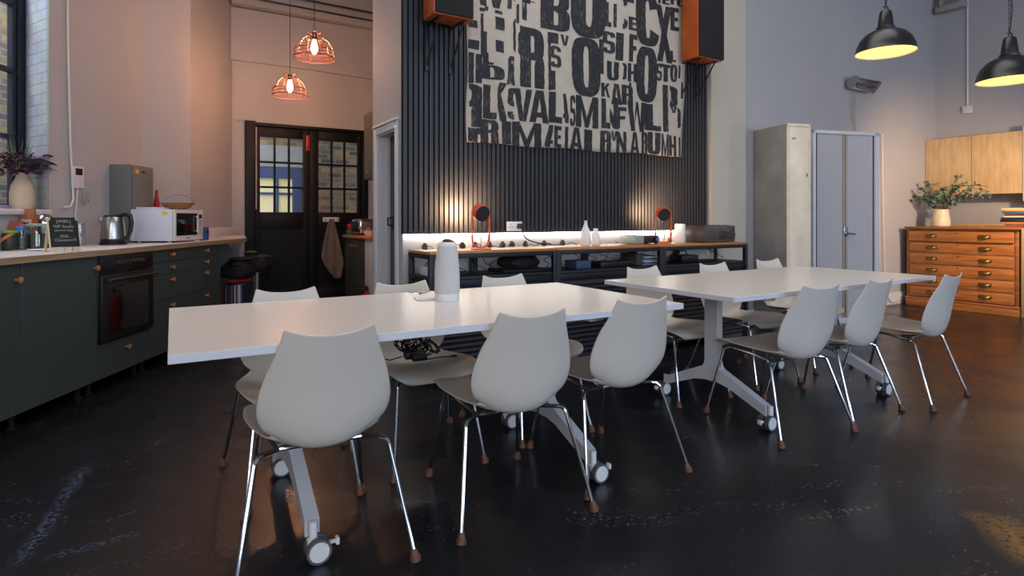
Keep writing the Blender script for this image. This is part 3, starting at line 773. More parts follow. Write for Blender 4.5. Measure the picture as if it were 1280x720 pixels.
# thermostat panel and cables on the left wall
s = KT.tpx(98.5, .6); b = MB(); b.box(-.062, -.02, 0, .062, .0, .165, .004); 
t = thing('control_panel', 'white wall controller with a black display above the worktop', 'controller', KT.p(s, .62, 1.36), KT.r)
b.build('casing', mat('pale_pink_plastic', rgb(214, 202, 204), .4), t)
b = MB(); b.box(-.035, -.0215, .1, .04, -.0195, .15); b.build('display', M_black, t)
def wallP(px, py, d=.6):
    s = KT.tpx(px, d); q = KT.p(s, d); return Vector((q.x, q.y, H + (HZ - py) / F * q.y))
b = MB(); b.tube([wallP(83.5, -130), wallP(85, 60), wallP(88, 180), wallP(91, 235), wallP(91.5, 250), wallP(88, 258), wallP(80, 259)], .007, 8)
tag(b.build('surface_cable', M_cablew), 'white cable hanging down the left wall beside the controller', 'cable')
b = MB(); b.tube([wallP(97, 236), wallP(96, 250), wallP(94, 270), wallP(97, 290)], .004, 8)
tag(b.build('surface_cable', M_cablew), 'thin pale wire running from the controller down to the worktop', 'cable')
b = MB()
b.tube([(-.02, -.01, .08), (-.025, -.012, .03), (-.01, -.012, -.02), (.01, -.012, .02), (.0, -.012, .07)], .005); b.tube([(.02, -.01, .08), (.025, -.012, .0), (.012, -.012, .05)], .004)
q_ = wallP(106, 252); tag(b.build('keys', M_tambf, None, q_, KT.r), 'small pale loops hanging on the wall below the controller', 'cord')

# jars and packets
def jar(px, py, r, h, body, lid, label, cat='jar', name='jar', cont=None, lidh=.02):
    p = onW(px, py); t = thing(name, label, cat, (p.x, p.y, ZW))
    b = MB(); b.lathe([(r * .92, 0), (r, .008), (r, h * .85), (r * .9, h * .96), (r * .9, h)], n=24, cap=False); b.lathe([(0.0, .002), (r * .92, .002)], n=24, cap=False); b.build('glass', body, t)
    if cont: b = MB(); b.lathe([(r * .86, .006), (r * .93, .012), (r * .93, h * .62), (r * .5, h * .66)], n=24); b.build('contents', cont, t)
    if lid: b = MB(); b.lathe([(r * .97, h - .004), (r * 1.0, h + .002), (r * 1.0, h + lidh), (r * .8, h + lidh + .004)], n=24); b.build('lid', lid, t)
    return t
M_dkfood = mat('dark_green_contents', rgb(48, 52, 40), .7, noise=.5, nscale=40)
jar(2, 311, .032, .11, mat('grey_glaze', rgb(150, 152, 144), .5), None, 'grey pot cut by the left edge of the photo', 'pot', 'pot')
t = jar(12.5, 313, .044, .112, mat('dark_printed_tin', rgb(34, 32, 24), .45), mat('green_lid', rgb(110, 150, 40), .4), 'dark tin with a green lid and tan band on the left worktop', 'tin', 'tin', lidh=.008)
b = MB(); P = []
for k in range(9):
    a = -PI * .85 + PI * .75 * k / 8; P.append([(.0448 * math.cos(a), .0448 * math.sin(a), .03 + .075 * k / 8), (.0448 * math.cos(a), .0448 * math.sin(a), .055 + .075 * k / 8 - .004)])
P = [[(x * 1.01, y * 1.01, min(max(z, .01), .105)) for (x, y, z) in row] for row in P]; b.grid(P); b.build('tan_band', mat('tan_band', rgb(190, 120, 60), .6), t)
jar(27, 312, .030, .125, M_jar, mat('blue_lid', rgb(50, 120, 200), .4), 'slim clear jar with a blue lid in front of the glass storage jar', cont=mat('grey_bits', rgb(160, 156, 150), .7, noise=.4, nscale=50))
jar(31, 311.2, .040, .15, M_jar, mat('orange_lid', rgb(214, 74, 40), .4), 'clear jar with an orange-red lid behind the blue-lidded jar', cont=mat('dark_stripes', rgb(70, 50, 46), .6), lidh=.008)
t = jar(49, 311.6, .072, .155, M_jar, mat('green_glass_lid', rgb(140, 170, 160), .25), 'big glass storage jar with dark green contents left of the chalkboard', cont=M_dkfood, lidh=.008)
jar(100, 307.5, .035, .16, M_jar, M_jar, 'clear glass jar just right of the chalkboard', cont=None, lidh=.006)
t = jar(56, 309.4, .055, .165, mat('steel_tin', rgb(150, 150, 150), .3, .8), None, 'round steel canister behind the big glass jar with a domed shiny lid', 'canister', 'canister')
b = MB(); b.lathe([(.057, .165), (.056, .185), (.045, .212), (.025, .228), (.001, .232)], n=28); b.build('domed_lid', M_chrome, t)
# paper bags
def bag(px, py, w, d, h, m, label, rz, lab=False):
    p = onW(px, py); t = thing('paper_packet', label, 'packet', (p.x, p.y, ZW), rz)
    b = MB(); vs = [(-w / 2, -d / 2, 0), (w / 2, -d / 2, 0), (w / 2, d / 2, 0), (-w / 2, d / 2, 0), (-w / 2 * .96, -d / 2 * .9, h * .75), (w / 2 * .96, -d / 2 * .9, h * .75), (w / 2 * .96, d / 2 * .9, h * .75), (-w / 2 * .96, d / 2 * .9, h * .75), (-w / 2 * .92, -.004, h), (w / 2 * .92, -.004, h), (w / 2 * .92, .004, h), (-w / 2 * .92, .004, h)]
    b._n(vs, [(3, 2, 1, 0), (0, 1, 5, 4), (1, 2, 6, 5), (2, 3, 7, 6), (3, 0, 4, 7), (4, 5, 9, 8), (6, 7, 11, 10), (5, 6, 10, 9), (7, 4, 8, 11), (8, 9, 10, 11)])
    b.build('paper_body', m, t)
    if lab:
        b = MB(); b.box(-w * .36, -d / 2 - .002, h * .32, w * .36, -d / 2 + .004, h * .74); l = b.build('label', mat('cream_label', rgb(200, 176, 150), .7), t)
        b = MB(); b.box(-w * .25, -d / 2 - .003, h * .62, w * .22, -d / 2 - .0015, h * .66); b.box(-w * .28, -d / 2 - .003, h * .48, w * .28, -d / 2 - .0015, h * .55); b.build('print', M_board, l)
    return t
M_kraft = mat('brown_kraft_paper', rgb(158, 92, 60), .8, noise=.15, nscale=20)
bag(19, 311.4, .09, .05, .185, M_kraft, 'brown paper bag with a folded white corner behind the tin', R(12))
bag(36, 310.6, .085, .05, .262, M_kraft, 'tall brown coffee packet with a pale printed label', R(8), True)
p = onW(44, 313); b = MB(); b.tube([(-.05, 0, .004), (.02, .01, .005), (.05, .015, .006)], [.003, .003, .004], 8, flat=.5); b.ell((.072, .018, .006), (.024, .014, .005), 12, 6)
tag(b.build('spoon', M_steel, None, (p.x, p.y, ZW + .001)), 'steel spoon lying on the worktop before the jars', 'spoon')
p = onW(30, 314); b = MB(); b.tube([(-.06, -.01, .004), (.0, .0, .005), (.07, .01, .004)], .003, 8); b.box(.06, .0, .001, .10, .02, .005, .001)
tag(b.build('knife', M_steel, None, (p.x, p.y, ZW + .001)), 'table knife lying left of the spoon', 'knife')

# chalkboard A-frame
pA = onW(83, 314.5)
ch = thing('chalkboard_sign', 'small black chalkboard A-frame with handwritten wifi details on the worktop', 'chalkboard', (pA.x, pA.y, ZW), R(60))
w2, h2, lean = .075, .205, .045
def sl(x, z, off=0): return (x, lean * z / h2 - off, z)       # front face leaning back
b = MB()
def slab(b, x0, x1, z0, z1, th, back=False):
    s = -1 if back else 1
    Yf = lambda z: (lean * z / h2) if not back else (2 * lean - lean * z / h2)
    vs = [(x0, Yf(z0), z0), (x1, Yf(z0), z0), (x1, Yf(z1), z1), (x0, Yf(z1), z1), (x0, Yf(z0) + th * s, z0), (x1, Yf(z0) + th * s, z0), (x1, Yf(z1) + th * s, z1), (x0, Yf(z1) + th * s, z1)]
    b._n(vs, [(0, 1, 2, 3), (7, 6, 5, 4), (0, 4, 5, 1), (1, 5, 6, 2), (2, 6, 7, 3), (3, 7, 4, 0)])
slab(b, -w2, w2, .028, h2, .006); b.build('board', M_board, ch)
for x in (-w2 + .008, .0, w2 - .008):
    b = MB(); slab(b, x - .008, x + .008, 0, .03, .008); b.build('leg', M_palewood, ch)
b = MB(); slab(b, -w2 - .006, -w2, 0, h2, .010); slab(b, -w2 - .002, w2, .024, .030, .008)
b.build('frame', M_palewood, ch)
for x in (-w2 + .002, w2 - .006):
    b = MB(); slab(b, x - .006, x + .006, 0, h2, .008, True); b.build('back_leg', M_palewood, ch)
b = MB(); slab(b, -w2, w2, .05, .062, .006, True); b.build('crossbar', M_palewood, ch)
# writing on the chalkboard
def text_mb(s, size, off=0.0, space=1.0):
    cu = bpy.data.curves.new('t', 'FONT'); cu.body = s; cu.size = size; cu.offset = off; cu.align_x = 'CENTER'; cu.space_character = space; cu.resolution_u = 2
    o = bpy.data.objects.new('t', cu); COL.objects.link(o); bpy.context.view_layer.update()
    me = bpy.data.meshes.new_from_object(o.evaluated_get(bpy.context.evaluated_depsgraph_get()))
    bpy.data.objects.remove(o); bpy.data.curves.remove(cu)
    b = MB(); b.bm.from_mesh(me); bpy.data.meshes.remove(me); return b
for s, z, sz, dx in (('(WIFI:)', .172, .030, 0), ('WP Studio', .143, .027, .0), ('unicorn king', .122, .021, -.004), ('PASS', .088, .021, -.004), ('Clouston10', .062, .026, .002)):
    b = text_mb(s, sz * .92, 0)
    for v in b.bm.verts:
        x, z_ = v.co.x + dx, v.co.y + z; v.co = Vector((x, lean * z_ / h2 - .0012, z_))
    o = b.build('chalk_writing', M_chalk, ch)
b = MB(); b._n([(-.03, lean * .085 / h2 - .0012, .084), (.03, lean * .085 / h2 - .0012, .086), (.03, lean * .087 / h2 - .0012, .0875), (-.03, lean * .087 / h2 - .0012, .0855)], [(0, 1, 2, 3)])
b.build('chalk_writing', M_chalk, ch)

# vase with dried flowers on the sill
vp = KT.p(KT.tpx(28, .76), .76, 1.197)
t = thing('flower_vase', 'beige bottle-shaped clay vase of dark purple leaves on the window sill', 'vase', vp)
b = MB(); b.lathe([(.060, 0), (.068, .01), (.072, .06), (.071, .12), (.062, .17), (.044, .205), (.036, .225), (.036, .245), (.040, .252), (.033, .252), (.03, .22)], n=36); b.build('vase', M_ceramic, t)
rnd = random.Random(5)
def leafquad(b, c, d, up, L, W, fold=.15):
    d = d.normalized(); s = d.cross(up); s = s.normalized() if s.length > 1e-4 else Vector((1, 0, 0)); nn = s.cross(d)
    P = [[c, c, c]]
    for f, w in ((.25, .75), (.55, 1), (.8, .7), (1.0, .06)):
        m = c + d * L * f - nn * (L * .25 * f * f); P.append([m - s * W * w + nn * W * fold, m, m + s * W * w + nn * W * fold])
    b.grid([[tuple(v) for v in r] for r in P])
b = MB()
for k in range(190):
    a = rnd.uniform(0, 2 * PI); el = rnd.uniform(-.5, 1.6); r = rnd.uniform(.02, .12)
    c = Vector((math.cos(a) * r * 1.15, math.sin(a) * r * .8, .262 + rnd.uniform(-.015, .11)))
    leafquad(b, c, Vector((math.cos(a), math.sin(a), el * .6)), Vector((rnd.uniform(-.5, .5), rnd.uniform(-.5, .5), 1)), rnd.uniform(.045, .08), rnd.uniform(.015, .028))
b.build('purple_leaves', M_leafp, t)
b = MB()
for k in range(15):
    a = rnd.uniform(0, 2 * PI); sp = rnd.uniform(.02, .11); h = rnd.uniform(.16, .29); c = Vector((-.03, 0, .25))
    P = [c + Vector((math.cos(a) * sp * f, math.sin(a) * sp * f, h * f)) for f in (0, .3, .6, 1)]
    b.tube(P, [.0025, .003, .0022, .0006], 5)
    if k < 3:
        for j in range(8): an = 2 * PI * j / 8; leafquad(b, P[3], Vector((math.cos(an), math.sin(an), .5)), Vector((0, 0, 1)), .035, .004)
b.build('green_spikes', M_leafgr, t)
b = MB()
for k in range(16):
    a = rnd.uniform(-.9, .5); L = rnd.uniform(.10, .2); c = Vector((.0, 0, .27)); d = Vector((math.cos(a) , math.sin(a) * .5, rnd.uniform(.1, .6))).normalized()
    P = [c + d * L * f for f in (0, .5, 1)]; b.tube(P, [.0015, .0012, .0006], 4)
    for j in range(9): 
        q0 = c + d * L * (.35 + .07 * j)
        for s in (-1, 1): b.tube([q0, q0 + Vector((rnd.uniform(-.008, .016), s * .014, rnd.uniform(.004, .02)))], [.0012, .0005], 4)
b.build('fern_sprays', mat('grey_purple_fern', rgb(104, 92, 108), .8), t)
# window-sill book edge
b = MB(); b.box(KT.tpx(12, .84) - .30, .80, 1.196, KT.tpx(12, .84), .90, 1.225, .003)
tag(b.build('notebook', mat('lilac_cover', rgb(150, 140, 176), .6), None, KT.o, KT.r), 'lilac notebook lying on the window sill left of the vase', 'book')

# ================================================================ record sleeves under the worktop end
rc = [rgb(196, 196, 200), rgb(30, 30, 34), rgb(110, 24, 28), rgb(96, 110, 150), rgb(22, 22, 24), rgb(160, 156, 150), rgb(40, 44, 60), rgb(70, 72, 70)]
RM = [mat('sleeve_%s' % n, c, .5) for n, c in zip(('pale_grey', 'charcoal', 'dark_red', 'dusty_blue', 'black', 'stone', 'navy', 'grey'), rc)]
def crate(px0, px1, Y, z0, z1, glab, where, n):
    A = pt(px0, 300, Y); B_ = pt(px1, 300, Y); fr = Fr(A.x, A.y, 4); Wd = (B_ - A).length
    t = thing('record_crate', 'black %s crate of record sleeves under the worktop end' % where, 'crate', (A.x, A.y, 0), fr.r)
    b = MB(); b.box(-.012, 0, 0, Wd + .012, .34, .03, .002); b.box(-.012, 0, .03, -.002, .34, z0 + .10); b.box(Wd + .002, 0, .03, Wd + .012, .34, z0 + .10); b.box(-.012, .33, .03, Wd + .012, .34, z0 + .10); b.box(-.012, 0, .03, Wd + .012, .008, z0 + .02)
    b.box(-.01, .02, z0 - .015, Wd + .01, .33, z0 - .001)
    b.build('crate_body', M_blackmatte, t)
    x = .002
    for k in range(n):
        w = (Wd - .006) / n; hh = z1 - rnd.uniform(0, .012); i = rnd.randrange(len(RM))
        b = MB(); b.box(0, 0, 0, w - .0012, .31, hh - z0, .0006, 1)
        tag(b.build('record_sleeve', RM[i], None, fr.p(x, .012, z0), fr.r), 'record sleeve standing upright in the %s crate under the worktop end' % where, 'record', glab)
        x += w
    return fr, Wd
fr1, w1 = crate(277, 303, 5.95, .14, .46, 'record sleeves in the left crate', 'left', 14)
fr2, w2_ = crate(305, 324, 6.30, .20, .55, 'record sleeves in the right crate', 'right', 9)
def lumpy(b, cx, cy, z, rx, ry, rz, seed):
    r2 = random.Random(seed); P = []
    n, m = 22, 9
    ph = [r2.uniform(0, 6) for _ in range(4)]
    for i in range(m + 1):
        e = -PI / 2 + PI * i / m; row = []
        for k in range(n + 1):
            a = 2 * PI * k / n; f = 1 + .10 * math.sin(3 * a + ph[0]) + .07 * math.sin(7 * a + ph[1] + e * 2)
            row.append((cx + rx * math.cos(e) * math.cos(a) * f, cy + ry * math.cos(e) * math.sin(a) * f, z + rz * (math.sin(e) if math.sin(e) > 0 else math.sin(e)) * (1 + .15 * math.sin(5 * a + ph[2]))))
        P.append(row)
    b.grid(P)
b = MB(); lumpy(b, w1 / 2, .16, .485, w1 * .56, .18, .033, 1); tag(b.build('red_cloth', mat('red_cloth', rgb(150, 28, 26), .9, noise=.4, nscale=50, bump=.4, bscale=80), None, fr1.o, fr1.r), 'crumpled red cloth on top of the left crate of record sleeves', 'cloth')
b = MB(); b.box(-.02, .0, .52, w1 + .02, .33, .66, .035, 4); lumpy(b, w1 / 2, .17, .665, w1 * .62, .19, .035, 2); lumpy(b, w1 / 2 + .02, .17, .71, w1 * .50, .14, .02, 4)
tag(b.build('black_bag', mat('black_bag', rgb(18, 17, 18), .8, bump=.6, bscale=22), None, fr1.o, fr1.r), 'slumped black bag heaped on the red cloth under the worktop end', 'bag')
b = MB(); b.box(-.02, .0, .56, w2_ + .05, .33, .70, .04, 4); lumpy(b, w2_ / 2 + .02, .17, .705, w2_ * .7, .17, .03, 3)
tag(b.build('black_bag', MATS['black_bag'], None, fr2.o, fr2.r), 'slumped black bag on the right crate beside the double doors', 'bag')
b = MB(); lumpy(b, .02, .14, .765, .07, .08, .012, 9); tag(b.build('yellow_green_cloth', mat('olive_cloth', rgb(96, 98, 30), .9), None, fr2.o, fr2.r), 'olive green scrap on top of the black bags', 'cloth')

# ================================================================ kitchenette beyond the doors on the right
f0 = pt(431, 293, 7.1); KN = Fr(f0.x, f0.y, -59)
t = thing('kitchenette_cabinet', 'dark green base cabinet in front of the right leaf of the double doors', 'cabinet', (KN.o.x, KN.o.y, 0), KN.r)
wK = KN.tpx(456)
b = MB(); b.box(0, .02, .08, wK, .5, .905, .002); b.build('body', M_greenlt, t)
b = MB(); b.box(.01, 0, .09, wK - .002, .02, .90, .002); d_ = b.build('door', M_greenlt, t)
b = MB()
for k in range(8): x = .04 + (wK - .08) * k / 7; b.box(x - .0015, -.0015, .1, x + .0015, .001, .89)
b.build('groove_lines', M_black, d_)
b = MB(); b.tube([(wK * .35, 0, .82), (wK * .35, -.02, .82), (wK * .65, -.02, .82), (wK * .65, 0, .82)], .005); b.build('handle', M_knob, d_)
b = MB(); b.box(0, .05, 0, wK, .45, .08); b.build('plinth', M_black, t)
wE = KN.tpx(469)
b = MB(); b.box(wK + .003, .0, 0, wE + .15, .5, .905, .002); tag(b.build('white_appliance', M_whitegloss, None, KN.o, KN.r), 'white fridge-like unit under the counter right of the dark green cabinet', 'appliance')
b = MB(); b.box(-.02, -.02, .906, wE + .17, .52, .936, .002); tag(b.build('counter_top', M_oak, None, KN.o, KN.r), 'short wooden counter top beside the double doors', 'worktop')
u0 = KN.tpx(455, .12)
t = thing('overhead_cabinet', 'dark green wall cabinet high at the right edge of the double doors', 'cabinet', KN.p(u0, .12, 0), KN.r)
zt_ = H + (HZ - 143.5) / F * KN.p(u0, .12).y; zb_ = H + (HZ - 225) / F * KN.p(u0, .12).y
b = MB(); b.box(0, .02, zb_, .75, .36, zt_, .002); b.build('body', M_green, t)
b = MB(); b.box(0, 0, zb_ + .003, .6, .019, zt_ - .003, .002); d_ = b.build('door', M_greenlt, t)
b = MB(); b.cyl((.2, 0, zb_ + .08), (.2, -.03, zb_ + .08), .012, .016, 14); b.build('knob', M_knob, d_)
# toaster, red and green tubs, bowl
def onK(px, py): return on(px, py, .937)
q0 = KN.p(KN.tpx(452, .12), .14, .937)
t = thing('toaster', 'shiny steel four-slot toaster on the short wooden counter', 'toaster', q0, KN.r)
b = MB(); b.box(-.17, -.10, .012, .17, .10, .19, .03, 3); b.build('steel_body', M_chrome, t)
b = MB(); b.box(-.165, -.095, 0, .165, .095, .02, .004)
b.build('base', M_black, t)
b = MB()
for k in range(4): x = -.12 + .08 * k; b.box(x - .012, -.075, .186, x + .012, .075, .192)
b.build('slots', M_black, t)
for k in range(3): b = MB(); x = -.10 + .1 * k; b.box(x - .012, -.108, .04, x + .012, -.099, .17, .002); b.build('front_trim', M_black, t)
q1 = KN.p(KN.tpx(438.5, .07), .07, .937); b = MB(); b.box(-.06, -.045, 0, .06, .045, .06, .008)
tag(b.build('green_tub', mat('green_plastic', rgb(24, 100, 66), .4), None, q1, KN.r), 'green tub on the wooden counter left of the toaster', 'tub')
b = MB(); b.box(-.045, -.035, 0, .045, .035, .07, .008); tag(b.build('red_tub', M_red, None, q1 + Vector((0, 0, .0615)), KN.r), 'red tub stacked on the green tub beside the toaster', 'tub')
q2 = KN.p(KN.tpx(463, .12), .10, .937); b = MB(); b.lathe([(.03, 0), (.05, .02), (.06, .06), (.055, .06), (.045, .02), (.01, .008)], n=20)
tag(b.build('bowl', M_ceramicw, None, q2), 'small pale bowl right of the toaster by the wall edge', 'bowl')
b = MB(); b.ell((0, 0, .062), (.032, .032, .03), 14, 8); tag(b.build('tomato', mat('tomato_red', rgb(206, 70, 44), .35), None, q2 + Vector((0, 0, .003))), 'red fruit in the small pale bowl', 'fruit')
# extinguisher on the floor
q3 = KN.p(wE + .10, -.12, 0)
t = thing('fire_extinguisher', 'red fire extinguisher on the floor at the edge of the side wall', 'fire extinguisher', q3)
b = MB(); b.lathe([(.06, 0), (.065, .01), (.065, .30), (.05, .35), (.022, .375), (.022, .40)], n=24); b.build('cylinder', M_red, t)
b = MB(); b.cyl((0, 0, .39), (0, 0, .44), .018); b.tube([(0, 0, .44), (-.05, -.01, .46), (-.11, -.02, .47)], .008); b.tube([(0, 0, .42), (-.06, 0, .41), (-.09, -.01, .30), (-.085, -.01, .12)], .011); b.build('valve_and_hose', M_black, t)
# towel rail and towel
ra, rb_ = DW.tpx(404, .0), DW.tpx(424.5, .0)
zr = H + (HZ - 274.5) / F * DW.p(ra).y
t = thing('hook_rail', 'small white hook rail on the double doors', 'hook rail', DW.p(0, 0), DW.r)
b = MB(); b.box(ra, .008, zr - .03, rb_, .029, zr + .03, .009, 3); b.build('plate', M_white, t)
for k in range(4):
    x = ra + (rb_ - ra) * (k + .5) / 4; b = MB(); b.tube([(x, .008, zr), (x, -.02, zr - .005), (x, -.028, zr + .01)], .006, 8); b.build('hook', mat('bronze_hook', rgb(120, 100, 80), .35, .8), t)
xt = DW.tpx(414, -.03)
b = MB(); P = []
for i in range(26):
    v = i / 25; w = .02 + .125 * min(1, v * 1.35) ** .8; zz = zr + .01 - v * .70
    row = []
    for k in range(17):
        u = -1 + 2 * k / 16
        zoff = -.10 * v * (u * .6) if v > .1 else 0
        if v > .75: zoff -= (v - .75) * .35 * (1 - abs(u - .3))
        row.append((xt + u * w * (1 - .25 * max(0, v - .8) / .2) + .02 * v, -.035 - .022 * math.sin(u * 7 + v * 2) * (.3 + v * .7), zz + zoff))
    P.append(row)
b.grid(P); tag(b.build('tea_towel', M_towel, None, DW.o, DW.r, solid=.006), 'grey-brown tea towel hanging from the hook rail on the double doors', 'towel')

# ================================================================ slatted panel on the far wall
zs0, ts0, ts1 = 1.018, SL.tpx(503.5, -.035), SL.tpx(884, -.03)
b = MB(); b.mi = 1; b.box(ts0, -.012, zs0, ts1, -.001, ZC - .02); b.mi = 0
x = ts0; pitch = .0402; n = int((ts1 - ts0) / pitch)
pitch = (ts1 - ts0) / n
for k in range(n): b.box(ts0 + pitch * k + .006, -.034, zs0, ts0 + pitch * k + .033, -.012, ZC - .02)
tag(b.build('slatted_panel', [M_slat, M_felt], None, SL.o, SL.r), 'tall charcoal vertical-slat acoustic panel covering the far wall behind the banner', 'wall panel')
b = MB(); b.box(ts0 + .01, -.030, zs0 - .014, ts1 - .02, -.016, zs0 - .001)
tag(b.build('led_strip', mat('warm_led', rgb(255, 250, 240), .5, emit=(1, .93, .82, 1), estr=22), None, SL.o, SL.r), 'glowing light strip along the bottom edge of the slatted panel', 'light')

# ---------------------------------------------------------------- banner with cut-up lettering
yB = -.050
def wall_uv(px, py, d=yB):
    t = SL.tpx(px, d); Y = SL.p(t, d).y; return t, H + (HZ - py) / F * Y
bl = wall_uv(583.5, 177.5); br = wall_uv(852, 196); tr = wall_uv(860.5, 0); tl = wall_uv(584.5, 0)
ZT = 3.55
def edge(z): # left/right t at height z
    lt = bl[0] + (tl[0] - bl[0]) * (z - bl[1]) / (tl[1] - bl[1]); rt = br[0] + (tr[0] - br[0]) * (z - br[1]) / (tr[1] - br[1]); return lt, rt
def wav(t, z): return .006 * math.sin(t * 5.1 + 1.3 * math.sin(z * 2.3)) + .004 * math.sin(z * 6.7 + t * 2.1) + .003 * math.sin(t * 17 + z * 3)
bn = thing('printed_banner', 'large cream cloth banner of cut-up black block letters on the slatted wall', 'banner', SL.o, SL.r)
b = MB(); P = []; NU, NV = 56, 46
for i in range(NV + 1):
    v = i / NV; zb = bl[1] + (br[1] - bl[1]) * 0; row = []
    for k in range(NU + 1):
        u = k / NU; zbot = bl[1] + (br[1] - bl[1]) * u + .006 * math.sin(u * 19); z = zbot + (ZT - zbot) * v; lt, rt = edge(z)
        tt = lt + (rt - lt) * u + (.006 * math.sin(z * 9) if k in (0, NU) else 0); row.append((tt, yB + wav(tt, z), z))
    P.append(row)
b.grid(P)
def banner_mat():
    m = mat('cream_banner_cloth', rgb(180, 168, 154), .9, noise=.14, nscale=5, bump=.7, bscale=11); nt = m.node_tree
    return m
b.build('cloth', banner_mat(), bn, solid=.003)
# worn black print
def ink():
    m = mat('worn_black_print', rgb(34, 34, 38), .8); nt = m.node_tree; bs = nt.nodes['Principled BSDF']; tc = nt.nodes['Texture Coordinate']
    def nz(s, st):
        mp = nt.nodes.new('ShaderNodeMapping'); mp.inputs['Scale'].default_value = st; nt.links.new(tc.outputs['Object'], mp.inputs[0])
        n = nt.nodes.new('ShaderNodeTexNoise'); n.inputs['Scale'].default_value = s; n.inputs['Detail'].default_value = 8; n.inputs['Roughness'].default_value = .7; nt.links.new(mp.outputs[0], n.inputs['Vector']); return n
    a, c = nz(34, (1.8, 1, .7)), nz(3, (1, 1, 1))
    s = nt.nodes.new('ShaderNodeMath'); s.operation = 'MULTIPLY_ADD'; nt.links.new(c.outputs['Fac'], s.inputs[0]); s.inputs[1].default_value = .35; nt.links.new(a.outputs['Fac'], s.inputs[2])
    rp = nt.nodes.new('ShaderNodeValToRGB'); e = rp.color_ramp.elements; e[0].position = .72; e[1].position = .92; e[0].color = rgb(27, 28, 34); e[1].color = rgb(112, 105, 98)
    nt.links.new(s.outputs[0], rp.inputs['Fac']); nt.links.new(rp.outputs['Color'], bs.inputs['Base Color']); return m
def sup(cx, cy, rx, ry, a, e=2.6):
    c, s = math.cos(a), math.sin(a)
    return (cx + rx * math.copysign(abs(c) ** (2 / e), c), cy + ry * math.copysign(abs(s) ** (2 / e), s))
def ring(x0, y0, x1, y1, sx, sy, a0=0, a1=360, n=36, e=3.2):
    cx, cy, rx, ry = (x0 + x1) / 2, (y0 + y1) / 2, (x1 - x0) / 2, (y1 - y0) / 2; out = []
    N = max(2, int(n * (a1 - a0) / 360)); A = [R(a0 + (a1 - a0) * i / N) for i in range(N + 1)]
    for i in range(N):
        o0, o1 = sup(cx, cy, rx, ry, A[i], e), sup(cx, cy, rx, ry, A[i + 1], e)
        i0, i1 = sup(cx, cy, rx - sx, ry - sy, A[i], e), sup(cx, cy, rx - sx, ry - sy, A[i + 1], e)
        out.append([o0, o1, i1, i0])
    return out
def rc_(x0, y0, x1, y1): return [(x0, y0), (x1, y0), (x1, y1), (x0, y1)]
GL = {
 'I': [rc_(0, 0, 1, 1)],
 'L': [rc_(0, 0, .52, 1), rc_(.52, 0, 1, .2)],
 'E': [rc_(0, 0, .5, 1), rc_(.5, 0, 1, .18), rc_(.5, .42, .9, .58), rc_(.5, .82, 1, 1)],
 'F': [rc_(0, 0, .5, 1), rc_(.5, .42, .9, .58), rc_(.5, .82, 1, 1)],
 'T': [rc_(.27, 0, .73, .82), rc_(0, .82, 1, 1)],
 'H': [rc_(0, 0, .36, 1), rc_(.64, 0, 1, 1), rc_(.36, .42, .64, .58)],
 'N': [rc_(0, 0, .3, 1), rc_(.7, 0, 1, 1), [(.3, 1), (.3, .55), (.7, 0), (.7, .45)]],
 'M': [rc_(0, 0, .25, 1), rc_(.75, 0, 1, 1), [(.25, 1), (.25, .6), (.42, 0), (.5, .32)], [(.75, 1), (.5, .32), (.58, 0), (.75, .6)], [(.42, 0), (.58, 0), (.5, .34)]],
 'W': [[(0, 1), (.18, 0), (.38, 0), (.26, 1)], [(.38, 0), (.36, .3), (.44, 1), (.5, .75), (.3, 0)], [(.62, 0), (.7, 0), (.56, 1), (.44, 1)], [(1, 1), (.74, 1), (.62, 0), (.84, 0)]],
 'A': [[(0, 0), (.32, 0), (.5, .78), (.5, 1), (.3, 1)], [(1, 0), (.68, 0), (.5, .78), (.5, 1), (.7, 1)], [(.29, .16), (.71, .16), (.66, .32), (.34, .32)]],
 'V': [[(0, 1), (.34, 1), (.5, .22), (.5, 0), (.32, 0)], [(1, 1), (.66, 1), (.5, .22), (.5, 0), (.68, 0)]],
 'K': [rc_(0, 0, .38, 1), [(.38, .42), (.38, .66), (.66, 1), (1, 1)], [(.5, .6), (.68, .74), (1, 0), (.66, 0)]],
 'X': [[(0, 0), (.36, 0), (1, 1), (.64, 1)], [(0, 1), (.36, 1), (.5, .76), (.33, .5)], [(1, 0), (.64, 0), (.5, .24), (.67, .5)]],
 'O': ring(0, 0, 1, 1, .41, .15),
 'C': ring(0, 0, 1, 1, .41, .15, 20, 340),
 'D': [rc_(0, 0, .43, 1), rc_(.4, .86, .5, 1), rc_(.4, 0, .5, .14)] + ring(0, 0, 1, 1, .41, .15, -90, 90),
 'U': [rc_(0, .4, .41, 1), rc_(.59, .4, 1, 1)] + ring(0, 0, 1, .8, .41, .15, 180, 360),
 'R': [rc_(0, 0, .43, 1), rc_(.4, .86, .5, 1), rc_(.4, .46, .5, .58)] + ring(0, .46, 1, 1, .41, .13, -90, 90) + [rc_(.58, 0, 1, .38)] + ring(.24, .2, 1, .56, .41, .13, 0, 80),
 'P': [rc_(0, 0, .43, 1), rc_(.4, .86, .5, 1), rc_(.4, .40, .5, .52)] + ring(0, .40, 1, 1, .41, .13, -90, 90),
 'B': [rc_(0, 0, .43, 1), rc_(.4, .88, .5, 1), rc_(.4, 0, .5, .12), rc_(.4, .45, .5, .57)] + ring(0, .46, .96, 1, .36, .12, -90, 90) + ring(0, 0, 1, .56, .41, .13, -90, 90),
 'S': ring(0, .42, 1, 1, .36, .15, 5, 270) + ring(0, 0, 1, .58, .36, .15, -175, 90),
 'G': ring(0, 0, 1, 1, .41, .15, 20, 340) + [rc_(.55, .2, 1, .5)],
}
